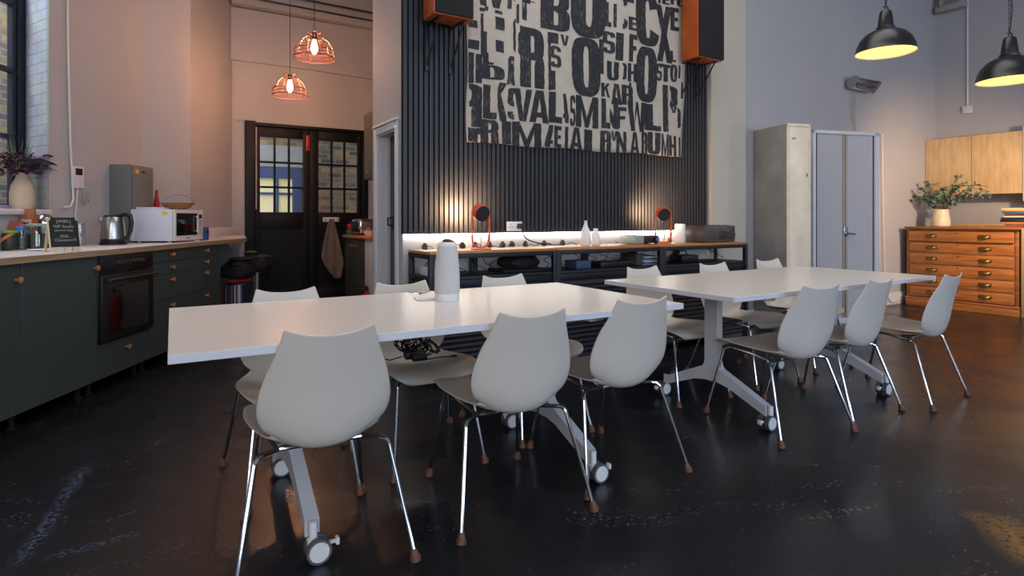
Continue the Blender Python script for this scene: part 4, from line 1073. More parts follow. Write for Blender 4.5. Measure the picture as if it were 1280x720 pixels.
# (glyph, x0, y0, x1, y1 [, clip x0, clip x1]) in rows across the banner
LT = [('W', 596, -20, 628, 8), ('I', 600, 10, 606, 14), ('I', 619, 13.5, 627, 17), ('N', 634, -22, 652, 12, 634, 643), ('V', 640, -30, 668, 24, 652, 658), ('P', 654, -34, 674, 5),
 ('I', 586, 25, 596, 34), ('I', 586, 50, 598, 61), ('L', 601, 18, 607, 71), ('I', 604, 40, 608, 68), ('I', 620, 22, 630, 37), ('I', 620, 51, 629, 65), ('C', 641, 24, 652, 66, 641, 644), ('I', 645, 6, 648, 29),
 ('B', 677.5, -14, 711, 37.5), ('R', 651, 36.5, 678, 109), ('C', 647, 40, 658, 70, 647, 651), ('I', 685, 41, 697, 54), ('V', 701, 44, 711, 57), ('I', 685, 54, 688, 112), ('S', 688, 58, 700, 84), ('I', 688, 89, 693, 112),
 ('I', 586, 66, 592, 103), ('I', 595, 68, 602, 103), ('I', 604, 66, 610, 98), ('L', 604, 66, 616, 80), ('D', 600, 82, 629, 99), ('O', 635, 71, 645, 105, 635, 642), ('A', 634, 80, 643, 106),
 ('R', 570, 105, 603, 157, 587, 603), ('L', 605, 107, 620, 148), ('K', 608, 103, 633, 150, 622, 633), ('S', 635, 111, 653, 149, 635, 643), ('V', 643.5, 112, 663, 151), ('A', 662.5, 114, 684, 153), ('L', 686, 116, 701, 153), ('A', 696, 118, 710, 153, 703, 710), ('S', 712, 120, 718, 157), ('M', 720.5, 121, 746, 159), ('L', 752, 124, 762, 160), ('N', 750, 124, 773, 160, 762, 773), ('F', 768, 134, 782, 160), ('W', 785, 128, 806, 164), ('L', 806, 131, 824, 163), ('I', 828, 107, 834, 164), ('P', 826, 108, 847, 150, 837, 847), ('V', 838, 133, 846, 141), ('D', 834, 134, 851, 160, 847, 851),
 ('I', 586, 160, 597, 177), ('I', 597, 160, 602, 168), ('R', 602, 150, 622, 179), ('I', 628, 152, 638.5, 180), ('M', 642, 153.5, 674, 183), ('A', 680, 157, 702, 184, 680, 691), ('E', 693, 158, 701, 184), ('I', 706, 159, 709.5, 185), ('A', 713, 160, 727, 187), ('I', 731, 162.5, 740, 188), ('R', 751, 164, 763, 190), ('V', 764, 164, 771, 176), ('N', 771, 165, 782, 191), ('A', 788, 166, 797, 192), ('R', 801, 166, 807.5, 192), ('U', 809, 166, 823.5, 193), ('M', 826, 168, 834, 195), ('H', 835.5, 170, 844, 195), ('I', 848, 172, 850, 195),
 ('U', 716, -44, 755, 46), ('O', 716.5, 48, 749, 119.5), ('N', 733, 48, 755, 90, 748, 755), ('L', 757, 4, 763, 33), ('I', 766, 6, 769.5, 34), ('C', 772, -4, 783, 36, 777, 783), ('E', 785, 22, 794, 38), ('C', 795.5, -8, 822, 57), ('X', 821, 8, 839, 77), ('E', 839, 10, 848, 38), ('L', 838, 64, 844, 77), ('O', 853, 12, 870, 64, 853, 860),
 ('T', 822, -6, 828, 4), ('E', 829, -6, 837, 5), ('H', 839, -8, 850, 6), ('I', 852, 0, 860, 3), ('I', 852, 7, 860, 10), ('S', 754, 40, 768, 66), ('I', 770, 42, 778, 75), ('F', 786, 44, 795, 77), ('O', 796, 60, 819, 127), ('I', 751, 68, 754, 90), ('U', 760, 77, 773, 100), ('D', 774, 79, 783, 99, 778, 783), ('H', 785, 80, 795, 102),
 ('S', 820, 80, 826, 101), ('T', 826, 81, 837, 102), ('O', 838, 81, 846, 102), ('I', 848, 82, 850, 98), ('K', 752, 104, 762, 121), ('A', 765, 105, 777, 130), ('R', 778, 107, 790, 131), ('U', 783, 104, 797, 131, 786, 790),
 ('H', 757, -12, 790, 0), ('I', 661, 2, 668, 3), ('I', 606, 8, 610, 13)]
b = MB(); bm = b.bm
for g in LT:
    ch_, x0, y0, x1, y1 = g[:5]; x0, x1 = x0 - (x1 - x0) * .06, x1 + (x1 - x0) * .06; y0, y1 = y0 - (y1 - y0) * .015, y1 + (y1 - y0) * .015
    ta, tb = SL.tpx(x0, yB), SL.tpx(x1, yB); Ym = SL.p((ta + tb) / 2, yB).y; za, zb = H + (HZ - y1) / F * Ym, H + (HZ - y0) / F * Ym
    ca, cb = (SL.tpx(g[5], yB), SL.tpx(g[6], yB)) if len(g) > 5 else (ta - 1, tb + 1)
    g2 = bmesh.new()
    for poly in GL[ch_]:
        vs = [g2.verts.new((ta + (tb - ta) * p[0], 0, za + (zb - za) * p[1])) for p in poly]
        if len({tuple(round(c, 5) for c in v.co) for v in vs}) < 3: continue
        try: g2.faces.new(vs)
        except ValueError: pass
    for xx, nx in ((ca, -1), (cb, 1)):
        bmesh.ops.bisect_plane(g2, geom=g2.verts[:] + g2.edges[:] + g2.faces[:], plane_co=(xx, 0, 0), plane_no=(nx, 0, 0), clear_outer=True)
    bmesh.ops.bisect_plane(g2, geom=g2.verts[:] + g2.edges[:] + g2.faces[:], plane_co=(0, 0, ZT - .01), plane_no=(0, 0, 1), clear_outer=True)
    k = math.floor(ta / .05) * .05
    while k < tb: bmesh.ops.bisect_plane(g2, geom=g2.verts[:] + g2.edges[:] + g2.faces[:], plane_co=(k, 0, 0), plane_no=(1, 0, 0)); k += .05
    k = math.floor(za / .05) * .05
    while k < zb: bmesh.ops.bisect_plane(g2, geom=g2.verts[:] + g2.edges[:] + g2.faces[:], plane_co=(0, 0, k), plane_no=(0, 0, 1)); k += .05
    off = len(bm.verts); mp_ = {}
    for v in g2.verts:
        jx = .002 * math.sin(v.co.z * 61 + v.co.x * 13); jz = .0018 * math.sin(v.co.x * 57)
        mp_[v] = bm.verts.new((v.co.x + jx, yB + wav(v.co.x, v.co.z) - .0045, v.co.z + jz))
    for f in g2.faces:
        try: bm.faces.new([mp_[v] for v in f.verts]).smooth = True
        except ValueError: pass
    g2.free()
for f in bm.faces: f.normal_update()
b.build('printed_letters', ink(), bn, recalc=False)

# ---------------------------------------------------------------- speakers
def spk(t0, t1, zb, zt, d0, d1, lab, ang, group='wall speakers'):
    c = SL.p((t0 + t1) / 2, -(d0 + d1) / 2)
    t = thing('loudspeaker', lab, 'speaker', (c.x, c.y, zb), SL.r + R(ang), group)
    w, d = (t1 - t0) / 2, (d1 - d0) / 2; h = zt - zb
    b = MB(); b.box(-w, -d + .02, 0, w, d, h, .003); b.build('wood_cabinet', M_spk, t)
    b = MB(); b.box(-w + .008, -d, .006, w - .008, -d + .019, h - .006, .004); b.build('front_grille', M_spkg, t)
    for s in (-1, 1):
        b = MB(); x = s * w * .62
        b.box(x - .012, -d * .6, -.006, x + .012, d + d0 - .03, -.0005)
        b.tube([(x, -d * .45, -.006), (x, d + d0 - .045, -.30)], .007, 8)
        b.box(x - .014, d + d0 - .05, -.34, x + .014, d + d0 - .04, .05, .002)
        b.build('bracket', M_black, t)
    return t
spk(.054, .36, 2.55, 3.35, .11, .32, 'orange wood speaker with black grille at the upper left of the banner', 0)
ts_ = SL.tpx(874.5, -.32)
spk(ts_, SL.tpx(906, -.32), H + 204 / F * SL.p(ts_, -.32).y, 4.0, .11, .32, 'orange wood speaker with black grille at the upper right of the banner', 0)

# ================================================================ sideboard: three units
tS = [SL.tpx(p, -.42) for p in (537, 697, 829, 935)]
ZB = .91; SBD0, SBD1 = .03, .42
groups = ['left unit of the black metal sideboard, black bag on its open shelf', 'middle unit of the black metal sideboard, blue box on its open shelf', 'right unit of the black metal sideboard, printer on its top']
for i in range(3):
    x0, x1 = tS[i], tS[i + 1]; w = x1 - x0
    t = thing('sideboard_unit', groups[i], 'sideboard', SL.p(x0, 0), SL.r, 'black metal sideboard units')
    y0, y1 = -SBD1, -SBD0
    b = MB(); b.box(0.002, y0, ZB - .02, w - .002, y1, ZB, .002); b.build('wooden_top', M_oak, t)
    b = MB(); b.box(.0, y0 + .003, ZB - .052, w, y0 + .03, ZB - .021, .002); b.box(0, y1 - .03, ZB - .052, w, y1, ZB - .021)
    b.box(0, y0, ZB - .052, .03, y1, ZB - .021); b.box(w - .03, y0, ZB - .052, w, y1, ZB - .021)
    b.box(.03, y0 + .012, .662, w - .03, y0 + .03, .71, .002); b.build('top_frame', M_navy, t)
    for lx in (0.0, w - .036):
        for ly in (y0 - .001, y1 - .036): 
            c = MB(); c.box(lx, ly, 0, lx + .036, ly + .036, ZB - .021, .003); c.build('leg', M_navy, t)
    b = MB(); b.box(w * .5 - .03, y1 - .03, .73, w * .5 + .03, y1, ZB - .05); b.build('back_post', M_navy, t)
    b = MB(); b.box(.003, y0 + .005, .708, w - .003, y1, .732, .002); b.build('open_shelf', M_navy, t)
    b = MB(); b.box(.02, y0 + .02, .05, .028, y1, .70); b.box(w - .028, y0 + .02, .05, w - .02, y1, .70); b.box(.02, y1 - .01, .05, w - .02, y1, .70); b.box(.02, y0 + .02, .05, w - .02, y1, .06); b.build('lower_carcass', M_navy, t)
    for s in (0, 1):
        xa = .038 + s * (w - .072) / 2; xb = xa + (w - .08) / 2 - .002
        b = MB(); nl = 16
        for k in range(nl):
            z = .07 + k * (.592 / nl)
            b._n([(xa, y0 + .004, z), (xb, y0 + .004, z), (xb, y0 + .022, z + .027), (xa, y0 + .022, z + .027), (xa, y0 + .024, z), (xb, y0 + .024, z), (xb, y0 + .024, z + .027), (xa, y0 + .024, z + .027)],
                 [(0, 1, 2, 3), (4, 7, 6, 5), (0, 4, 5, 1), (3, 2, 6, 7), (0, 3, 7, 4), (1, 5, 6, 2)])
        b.box(xa, y0 + .024, .06, xb, y0 + .028, .66)
        b.build('louvred_door', mat('louvre_metal', rgb(27, 31, 44), .62), t)
def SB(px, dep, z=ZB + .001):                 # point on the sideboard top under column px
    return SL.p(SL.tpx(px, -dep), -dep, z)
# plug socket on the slats
def wallz(px, py, d): t = SL.tpx(px, d); return t, H + (HZ - py) / F * SL.p(t, d).y
ta, z1_ = wallz(634, 277, -.05); tb, z0_ = wallz(653, 288.5, -.05)
t = thing('double_socket', 'white double plug socket with a black plug on the slatted panel', 'socket', SL.o, SL.r)
b = MB(); b.box(ta, -.048, z0_, tb, -.0345, z1_, .003); b.build('face_plate', M_ceramicw, t)
b = MB()
for fx in (.25, .72):
    xc = ta + (tb - ta) * fx; zc = (z0_ + z1_) / 2
    for dx, dz in ((0, .014), (-.011, -.006), (.011, -.006)): b.box(xc + dx - .003, -.0488, zc + dz - .005, xc + dx + .003, -.0475, zc + dz + .005)
b.build('socket_holes', M_black, t)
px_ = ta + (tb - ta) * .80; zc = (z0_ + z1_) / 2
b = MB(); b.box(px_ - .022, -.085, zc - .022, px_ + .022, -.0485, zc + .022, .008)
P = [(px_, -.08, zc), (px_, -.10, zc - .05), (px_ + .03, -.11, zc - .10), (px_ + .12, -.11, ZB + .03), (px_ + .24, -.12, ZB + .012), (px_ + .33, -.14, ZB + .008)]
b.tube([tuple(q) for q in catmull(P, 6)], .005, 8); 
tag(b.build('plug_and_cable', M_black, None, SL.o, SL.r), 'black plug and cable running down from the wall socket to the sideboard', 'cable')
# desk lamps: round head in a hoop on a plate
def lamp(px, lab, rz):
    p = SB(px, .29)
    t = thing('hoop_lamp', lab, 'lamp', p, SL.r + R(rz), 'orange hoop lamps')
    b = MB(); b.lathe([(.075, 0), (.078, .003), (.075, .007), (.0, .008)], n=36); b.build('base_plate', M_orange, t)
    b = MB(); P = []
    for k in range(48):
        a = 2 * PI * k / 48; sx = math.sin(a); cz = math.cos(a)
        P.append((.072 * sx, 0, .162 + .078 * math.copysign(1, cz) * abs(cz) ** .8 + (.075 if cz > 0 else -.075) * min(1, abs(cz) * 3)))
    b.tube(P, .0055, 8, True, flat=1.6); b.build('hoop', M_orange, t)
    # head: drum facing the wall and tipped
    hd = MB(); hd.M = Matrix.Translation((0, 0, .262)) @ Matrix.Rotation(R(103), 4, 'X')
    prof = [(.0, .030), (.052, .030), (.060, .026), (.0625, .018), (.0625, -.03)]
    hd.lathe(prof, n=40, cap=False); hd.lathe([(.060, -.03), (.060, .015), (.0, .02)], n=40, cap=False); hd.lathe([(.0625, -.03), (.060, -.03)], n=40, cap=False)
    o = hd.build('lamp_head', M_orange, t)
    hd = MB(); hd.M = Matrix.Translation((0, 0, .262)) @ Matrix.Rotation(R(103), 4, 'X')
    hd.lathe([(.0, .036), (.053, .036), (.058, .031), (.0, .030)], n=36, cap=False); hd.build('black_cap', mat('brown_black_cap', rgb(34, 22, 20), .6), o)
    hd = MB(); hd.M = Matrix.Translation((0, 0, .262)) @ Matrix.Rotation(R(103), 4, 'X')
    hd.lathe([(.0, -.012), (.045, -.012), (.045, -.008), (.0, -.008)], n=28, cap=False); hd.build('bulb_disc', mat('warm_bulb', rgb(255, 220, 160), .5, emit=(1, .62, .28, 1), estr=30), o)
    b = MB(); b.tube([(.04, .02, .25), (.03, .05, .2), (.02, .05, .15), (.03, .04, .1), (.02, .03, .05), (.02, .04, .008)], .0025, 6); b.build('lamp_cable', M_cable, t)
    l = bpy.data.lights.new('hoop_lamp_light', 'SPOT'); l.energy = 38; l.color = (1, .66, .38); l.spot_size = R(150); l.spot_blend = 1; l.shadow_soft_size = .045
    lo = bpy.data.objects.new('hoop_lamp_light', l); COL.objects.link(lo); lo.parent = t
    d = (Matrix.Rotation(R(103), 3, 'X') @ Vector((0, 0, -1))); lo.location = Vector((0, 0, .262)) + d * .036; lo.rotation_euler = d.to_track_quat('-Z', 'Y').to_euler()
    return t
lamp(601, 'orange hoop desk lamp on the left sideboard unit, aimed at the slatted wall', 2)
lamp(829, 'orange hoop desk lamp further right, between the projector and the white cylinder', -26)
# bottles
p = SB(732, .24); b = MB(); b.lathe([(.036, 0), (.04, .006), (.041, .09), (.032, .13), (.017, .16), (.0125, .18), (.0125, .2), (.015, .205), (.010, .205)], n=32)
tag(b.build('white_bottle', M_ceramicw, None, p), 'taller white ceramic bottle with a slim neck on the sideboard', 'bottle', 'white bottles on the sideboard')
p = SB(744.5, .20); b = MB(); b.lathe([(.032, 0), (.036, .006), (.036, .07), (.030, .10), (.020, .118), (.018, .135), (.020, .14), (.014, .14)], n=32)
tag(b.build('white_bottle', M_ceramicw, None, p), 'shorter squat white ceramic bottle just right of the taller one', 'bottle', 'white bottles on the sideboard')
# projector
p = SB(800, .20); t = thing('projector', 'small black and silver projector lying on the sideboard left of the right lamp', 'projector', p, SL.r + R(3))
b = MB(); b.box(-.14, -.09, .006, .14, .10, .072, .008); b.build('black_body', M_black, t)
b = MB(); b.box(-.145, -.095, .004, -.05, .105, .076, .004); b.build('silver_half', mat('greenish_silver', rgb(150, 156, 146), .4, .2), t)
b = MB(); b.cyl((.105, -.088, .042), (.105, -.105, .042), .024, n=24); b.mi = 1; b.cyl((.105, -.1, .042), (.105, -.107, .042), .017, n=24); b.build('lens', [M_black, mat('blue_lens', rgb(90, 100, 180), .1)], t)
# white cylinder speaker
p = SB(850, .18); b = MB(); b.lathe([(.044, 0), (.048, .006), (.048, .165), (.044, .172), (.0, .173)], n=36)
tag(b.build('white_cylinder', M_ceramicw, None, p), 'plain white cylinder standing between the right lamp and the printer', 'speaker')
# printer
p = SB(884, .22); t = thing('printer', 'grey-brown boxy printer at the right end of the sideboard', 'printer', p, SL.r)
M_prn = mat('taupe_printer', rgb(74, 66, 64), .4)
b = MB(); b.box(-.22, -.16, .003, .20, .14, .155, .008); b.build('casing', M_prn, t)
b = MB(); b.box(-.02, -.163, .03, .19, -.158, .14, .003); b.box(.03, -.17, .095, .12, -.16, .105, .002); b.build('front_flap', mat('dark_taupe', rgb(58, 52, 52), .35), t)
b = MB(); b.box(.035, -.172, .108, .10, -.165, .114); b.build('name_plate', M_steel, t)
b = MB(); b.box(-.18, -.12, .155, .17, .10, .160, .003); b.build('top_lid', M_prn, t)
q_ = SB(912, .2); b = MB(); b.tube([tuple(v) for v in catmull([SB(908, .1) + Vector((0, 0, .05)), SB(916, .1) + Vector((0, 0, .09)), SB(919, .12) + Vector((0, 0, .05)), SB(914, .15) + Vector((0, 0, .01)), SB(905, .1, ZB + .008)], 6)], .003, 6)
tag(b.build('printer_cable', M_cable), 'black cable looping up at the right side of the printer', 'cable')
# adapters and little cables along the top
M_adp = mat('dark_grey_adapter', rgb(46, 48, 50), .5)
for k, (px, d) in enumerate(((531, .1), (578, .10), (594, .08), (612, .09), (628, .1), (640, .08), (657, .1), (680, .1), (703, .09), (837, .12))):
    p = SB(px, d); b = MB(); b.box(-.02, -.018, 0, .02, .018, .032, .007); b.box(-.012, -.012, .03, .012, .012, .045, .005)
    tag(b.build('plug_adapter', M_adp, None, p, SL.r + R(k * 23)), 'small dark plug adapter standing in the row at the back of the sideboard top', 'plug', 'plug adapters along the sideboard back')
rnd = random.Random(12)
for k, (a, c) in enumerate(((531, 541), (566, 578), (590, 606), (612, 628), (628, 642), (655, 668), (668, 692), (706, 722), (752, 776), (768, 782))):
    P = [SB(a + (c - a) * f, .12 + rnd.uniform(-.03, .05)) + Vector((0, 0, .004 + (.030 * math.sin(f * PI) * rnd.random()))) for f in (0, .25, .5, .75, 1)]
    b = MB(); b.tube([tuple(v) for v in catmull([tuple(v) for v in P], 5)], .003, 6)
    tag(b.build('short_cable', M_cable if k != 8 else M_cablew), 'short lead curling along the back of the sideboard top', 'cable', 'short leads on the sideboard')
for k, (px, d) in enumerate(((712, .22), (757, .22), (772, .24))):
    p = SB(px, d); b = MB(); b.lathe([(.045, 0), (.046, .004), (.0, .006)], n=28)
    tag(b.build('paper_coaster', M_ceramicw, None, p), 'flat white disc on the sideboard ' + ('left of the white bottles', 'just right of the white bottles', 'before the cables left of the projector')[k], 'coaster', 'white discs on the sideboard')
# things on the open shelves
def SH(px, dep): return SL.p(SL.tpx(px, -dep), -dep, .733)
p = SH(648, .22); b = MB(); lumpy(b, 0, 0, .065, .17, .12, .063, 21); b.box(-.2, -.13, 0, .2, .13, .02, .008)
tag(b.build('black_bag', MATS['black_bag'], None, p, SL.r), 'dark bag lying on the open shelf of the left sideboard unit', 'bag')
b = MB(); b.box(-.05, -.08, 0, .06, .08, .06, .006); tag(b.build('white_box', M_whitegloss, None, SL.p(tS[0] + .10, -.2, .733), SL.r), 'white box on the open shelf at the left end of the sideboard', 'box')
p = SH(722, .27); b = MB(); b.box(-.07, -.08, 0, .075, .08, .066, .006); tag(b.build('blue_grey_box', mat('blue_grey_card', rgb(60, 74, 104), .5), None, p, SL.r), 'blue-grey box on the open shelf of the middle sideboard unit', 'box')
p = SH(760, .2); b = MB(); b.box(-.16, -.1, 0, .22, .1, .040, .004); tag(b.build('black_device', M_black, None, p, SL.r), 'flat black device beside the blue-grey box on the open shelf', 'device')
p = SH(806, .22)
for k in range(6):
    b = MB(); b.box(-.11, -.10, 0, .13, .10, .011, .001, 1); tag(b.build('magazine', mat(('magazine_lilac', 'magazine_grey', 'magazine_white')[k % 3], (rgb(130, 130, 170), rgb(90, 90, 100), rgb(200, 200, 206))[k % 3], .4), None, p + Vector((0, 0, .0005 + k * .0122)), SL.r + R((k * 37) % 11 - 5)), 'thin magazine in the pile on the open shelf below the projector', 'magazine', 'magazines on the open shelf')
b = MB(); b.box(-.05, -.1, 0, .05, .1, .10, .004); tag(b.build('brown_folder_box', mat('brown_grey_box', rgb(70, 64, 62), .6), None, SH(791, .2), SL.r), 'dark brown-grey box left of the magazine pile on the open shelf', 'box')
p = SH(854, .22); b = MB(); b.box(-.10, -.08, 0, .12, .08, .065, .012); b.tube([(-.06, 0, .065), (-.05, 0, .1), (.03, 0, .105), (.05, 0, .065)], .006)
tag(b.build('black_case', M_black, None, p, SL.r), 'black case with a handle on the open shelf of the right sideboard unit', 'case')
rnd = random.Random(4)
for k in range(16):
    px = (548, 562, 574, 590, 604, 616, 668, 678, 686, 712, 742, 752, 764, 770, 842, 880)[k]
    a = SL.p(SL.tpx(px, -.07), -.07, .86 - rnd.uniform(0, .03)); P = [a]
    for j in range(4): a = a + SL.x * rnd.uniform(-.07, .09) + Vector((0, 0, -rnd.uniform(.02, .045))); a.z = max(a.z, .738); P.append(a.copy())
    b = MB(); b.tube([tuple(v) for v in catmull([tuple(v) for v in P], 6)], .003, 6)
    tag(b.build('hanging_cable', M_cable), 'black cable dangling behind the open shelf of the sideboard', 'cable', 'cables behind the sideboard shelves')
# ================================================================ tall locker
LK = Fr(2.71, 5.75, 15)
zt_ = H + (HZ - 153.7) / F * 5.75
t = thing('tall_locker', 'narrow worn cream metal locker with a dull grey side, left of the shuttered cupboard', 'locker', (2.71, 5.75, 0), LK.r)
wl = LK.tpx(1013.5)
b = MB(); b.mi = 1; b.box(0, .008, .0, wl, .50, zt_ - .002, .002); b.mi = 0
b.box(0, 0, 0, .018, .012, zt_, .002); b.box(wl - .018, 0, 0, wl, .012, zt_, .002); b.box(0, 0, zt_ - .03, wl, .012, zt_, .002); b.box(0, 0, 0, wl, .012, .05, .002)
b.box(0, .0, zt_ - .004, wl, .5, zt_)
b.build('carcass', [M_locker, M_lockside], t)
b = MB(); b.box(.022, -.002, .055, wl - .022, .010, zt_ - .034, .003); d_ = b.build('door', M_locker, t)
b = MB(); zc = H + (HZ - 219) / F * 5.8; b.box(wl - .065, -.007, zc - .03, wl - .035, -.001, zc + .03, .002); b.mi = 1; b.box(wl - .055, -.009, zc - .012, wl - .045, -.006, zc + .014); b.build('lock_plate', [M_whitegloss, M_black], d_)
b = MB(); b.box(.05, -.003, zt_ - .16, .10, -.0015, zt_ - .14) 
b.build('scratched_patch', M_tambf, d_)

# ================================================================ tambour cupboard
TB = Fr(3.20, 6.20, 16); zt_ = H + (HZ - 161.8) / F * 6.2; wt = TB.tpx(1099)
t = thing('shutter_cupboard', 'grey office cupboard with two vertical roll shutters and a chrome handle', 'cupboard', (3.20, 6.20, 0), TB.r)
b = MB(); dd = .38
b.box(0, 0, 0, .035, dd, zt_, .002); b.box(wt - .055, 0, 0, wt, dd, zt_, .002); b.box(0, 0, zt_ - .035, wt + .012, dd, zt_, .002); b.box(0, 0, 0, wt, dd, .06); b.box(0, dd - .01, 0, wt, dd, zt_)
b.build('carcass', M_whitegloss, t)
xm = TB.tpx(1057.5); x0, x1 = .05, wt - .075
b = MB(); b.box(.035, .004, .06, .05, .03, zt_ - .035); b.box(wt - .075, .02, .06, wt - .055, .03, zt_ - .035); b.build('guide_gap', M_blackmatte, t)
for a, c in ((x0, xm - .035), (xm + .02, x1)):
    b = MB(); n = 22; 
    for k in range(n):
        xa = a + (c - a) * k / n; xb = a + (c - a) * (k + 1) / n
        b._n([(xa + .001, .020, .06), ((xa + xb) / 2, .008, .06), (xb - .001, .020, .06), (xa + .001, .020, zt_ - .037), ((xa + xb) / 2, .008, zt_ - .037), (xb - .001, .020, zt_ - .037)], [(0, 1, 4, 3), (1, 2, 5, 4)])
    b.box(a, .020, .06, c, .026, zt_ - .037)
    b.build('shutter', M_tamb, t)
b = MB(); b.box(xm - .035, .002, .06, xm - .012, .03, zt_ - .037, .003); b.box(xm + .0, .002, .06, xm + .02, .03, zt_ - .037, .003); pl = b.build('meeting_posts', M_tambf, t)
b = MB(); zc = H + (HZ - 294) / F * 6.3; b.box(xm - .03, -.008, zc - .01, xm + .02, .003, zc + .09, .003); b.tube([(xm + .005, -.005, zc + .02), (xm + .005, -.035, zc + .02), (xm + .08, -.04, zc + .012)], .009, 8); b.build('handle', M_chrome, pl)

# ================================================================ plan chest
cw, cd, ctop = 1.17, .80, 1.03
t = thing('plan_chest', 'orange-brown wooden plan chest of six shallow drawers with brass cup handles', 'chest of drawers', (CH.o.x, CH.o.y, 0), CH.r)
cw = CH.tpx(1273)
b = MB(); b.box(.02, .015, .10, .05, cd, ctop - .02, .002); b.box(cw - .035, .015, .10, cw - .0, cd, ctop - .02, .002); b.box(.03, .05, .10, cw - .03, cd, ctop - .03); b.box(-.0, -.02, ctop - .028, cw + .02, cd, ctop, .006)
b.box(.02, .02, ctop - .05, cw, .04, ctop - .028, .003)
b.build('carcass', M_pine2, t)
b = MB(); b.box(.01, .0, 0, cw + .01, cd, .10, .004); b.box(.005, -.008, .095, cw + .015, .02, .115, .004); b.build('plinth', M_pine, t)
zr = [.115, .262, .405, .550, .692, .835, .980]
Yc = 7.1
zr = [.120 + (ctop - .05 - .120) * k / 6 for k in range(7)]
for k in range(6):
    z0, z1 = zr[k], zr[k + 1]
    if k: 
        c = MB(); c.box(.05, .012, z0 - .006, cw - .035, .05, z0 + .006, .001); c.build('rail', M_pine2, t)
    pull = -.012 if k == 5 else 0.006
    b = MB(); b.box(.056, pull, z0 + .008, cw - .041, .05, z1 - .008, .002); d_ = b.build('drawer', M_pine, t)
    for fx in (.235, .745):
        xc = .05 + (cw - .09) * fx; zc = (z0 + z1) / 2
        c = MB(); P = []
        for i in range(7):
            a = PI * i / 12; row = []
            for j in range(15):
                th = PI * j / 14; row.append((xc - .060 * math.cos(th) * math.cos(a * .0) * (1 - .25 * math.sin(a)), pull - .030 * math.sin(th) * math.sin(a + .15) - .001, zc - .012 + .034 * math.cos(a) * math.sin(th) ** .5 if j not in (0, 14) else zc - .012))
            P.append(row)
        c.grid(P); c.box(xc - .066, pull - .0025, zc - .016, xc + .066, pull + .0, zc + .026, .001)
        c.build('cup_handle', M_brass, d_)
    c = MB(); c.cyl(((cw) * .5, pull - .003, z1 - .03), ((cw) * .5, pull, z1 - .03), .007, n=12); c.build('keyhole', M_black, d_)
b = MB(); b.box(cw + .001, .30, .12, cw + .006, cd - .1, .5); 
b.bm.free()
# backboard strip behind the chest top
b = MB(); b.box(.25, cd - .02, ctop, cw + .5, cd, ctop + .035, .003); tag(b.build('back_strip', M_maple, None, CH.o, CH.r), 'thin pale wooden strip along the wall behind the plan chest top', 'strip')
# something pale at the right edge beside the chest
b = MB(); b.box(cw + .025, .0, 0, cw + .45, .6, ctop - .01, .003); tag(b.build('pale_cabinet', M_maple, None, CH.o, CH.r), 'pale wooden cabinet side cut by the right edge of the photo', 'cabinet')
b = MB(); P = [(cw + .06 + .02 * math.sin(k * 1.9), .03 + .004 * k, ctop - .005 + .012 * abs(math.sin(k * 2.1))) for k in range(14)]
lumpy(b, cw + .12, .12, ctop + .02, .10, .10, .028, 6); tag(b.build('lilac_cloth', mat('lilac_cloth', rgb(176, 170, 196), .9, noise=.3, nscale=30), None, CH.o, CH.r), 'small crumpled lilac cloth on the pale cabinet at the right edge', 'cloth')
# books
cols = [('rust', (150, 70, 50)), ('cream', (206, 190, 160)), ('orange', (200, 120, 56)), ('dark_grey', (44, 46, 54)), ('ink_black', (26, 28, 34)), ('ivory', (214, 204, 180)), ('maroon', (104, 40, 44)), ('teal_blue', (60, 110, 140)), ('sand', (206, 150, 90)), ('pale', (216, 190, 150))]
z = ctop + .001; rnd = random.Random(9)
bx = CH.tpx(1272, .3)
names = ['rust-red book at the bottom of the stack on the plan chest', 'cream book second from the bottom of the stack on the plan chest', 'orange book low in the stack on the plan chest', 'dark grey book in the middle of the stack on the plan chest', 'wide black book jutting left from the stack on the plan chest',
         'ivory book above the black one on the plan chest', 'maroon book near the top of the stack on the plan chest', 'teal-blue book near the top of the stack on the plan chest', 'sand-coloured book second from the top of the stack', 'pale orange book on top of the stack on the plan chest']
for k, (n, c) in enumerate(cols):
    th = (.022, .016, .022, .026, .030, .018, .026, .026, .018, .024)[k]; w = .17 + rnd.uniform(-.012, .012) + (.025 if k in (4, 3) else 0)
    q_ = CH.p(bx + .07 + rnd.uniform(-.01, .01), .30 + rnd.uniform(-.01, .01), z)
    t = thing('book', names[k], 'book', q_, CH.r + R(rnd.uniform(-5, 5)), 'stack of books on the plan chest')
    m = mat('book_cover_' + n, rgb(*c), .55)
    b = MB(); b.box(-w, -.11, 0, w * .6, .11, .0025); b.box(-w, -.11, th - .0035, w * .6, .11, th - .001); b.box(-w, -.113, 0, w * .6, -.108, th - .001, .001, 1); b.build('cover', m, t)
    b = MB(); b.box(-w + .003, -.107, .0026, w * .59, .106, th - .0036); b.build('pages', mat('book_pages', rgb(222, 210, 186), .8), t)
    z += th
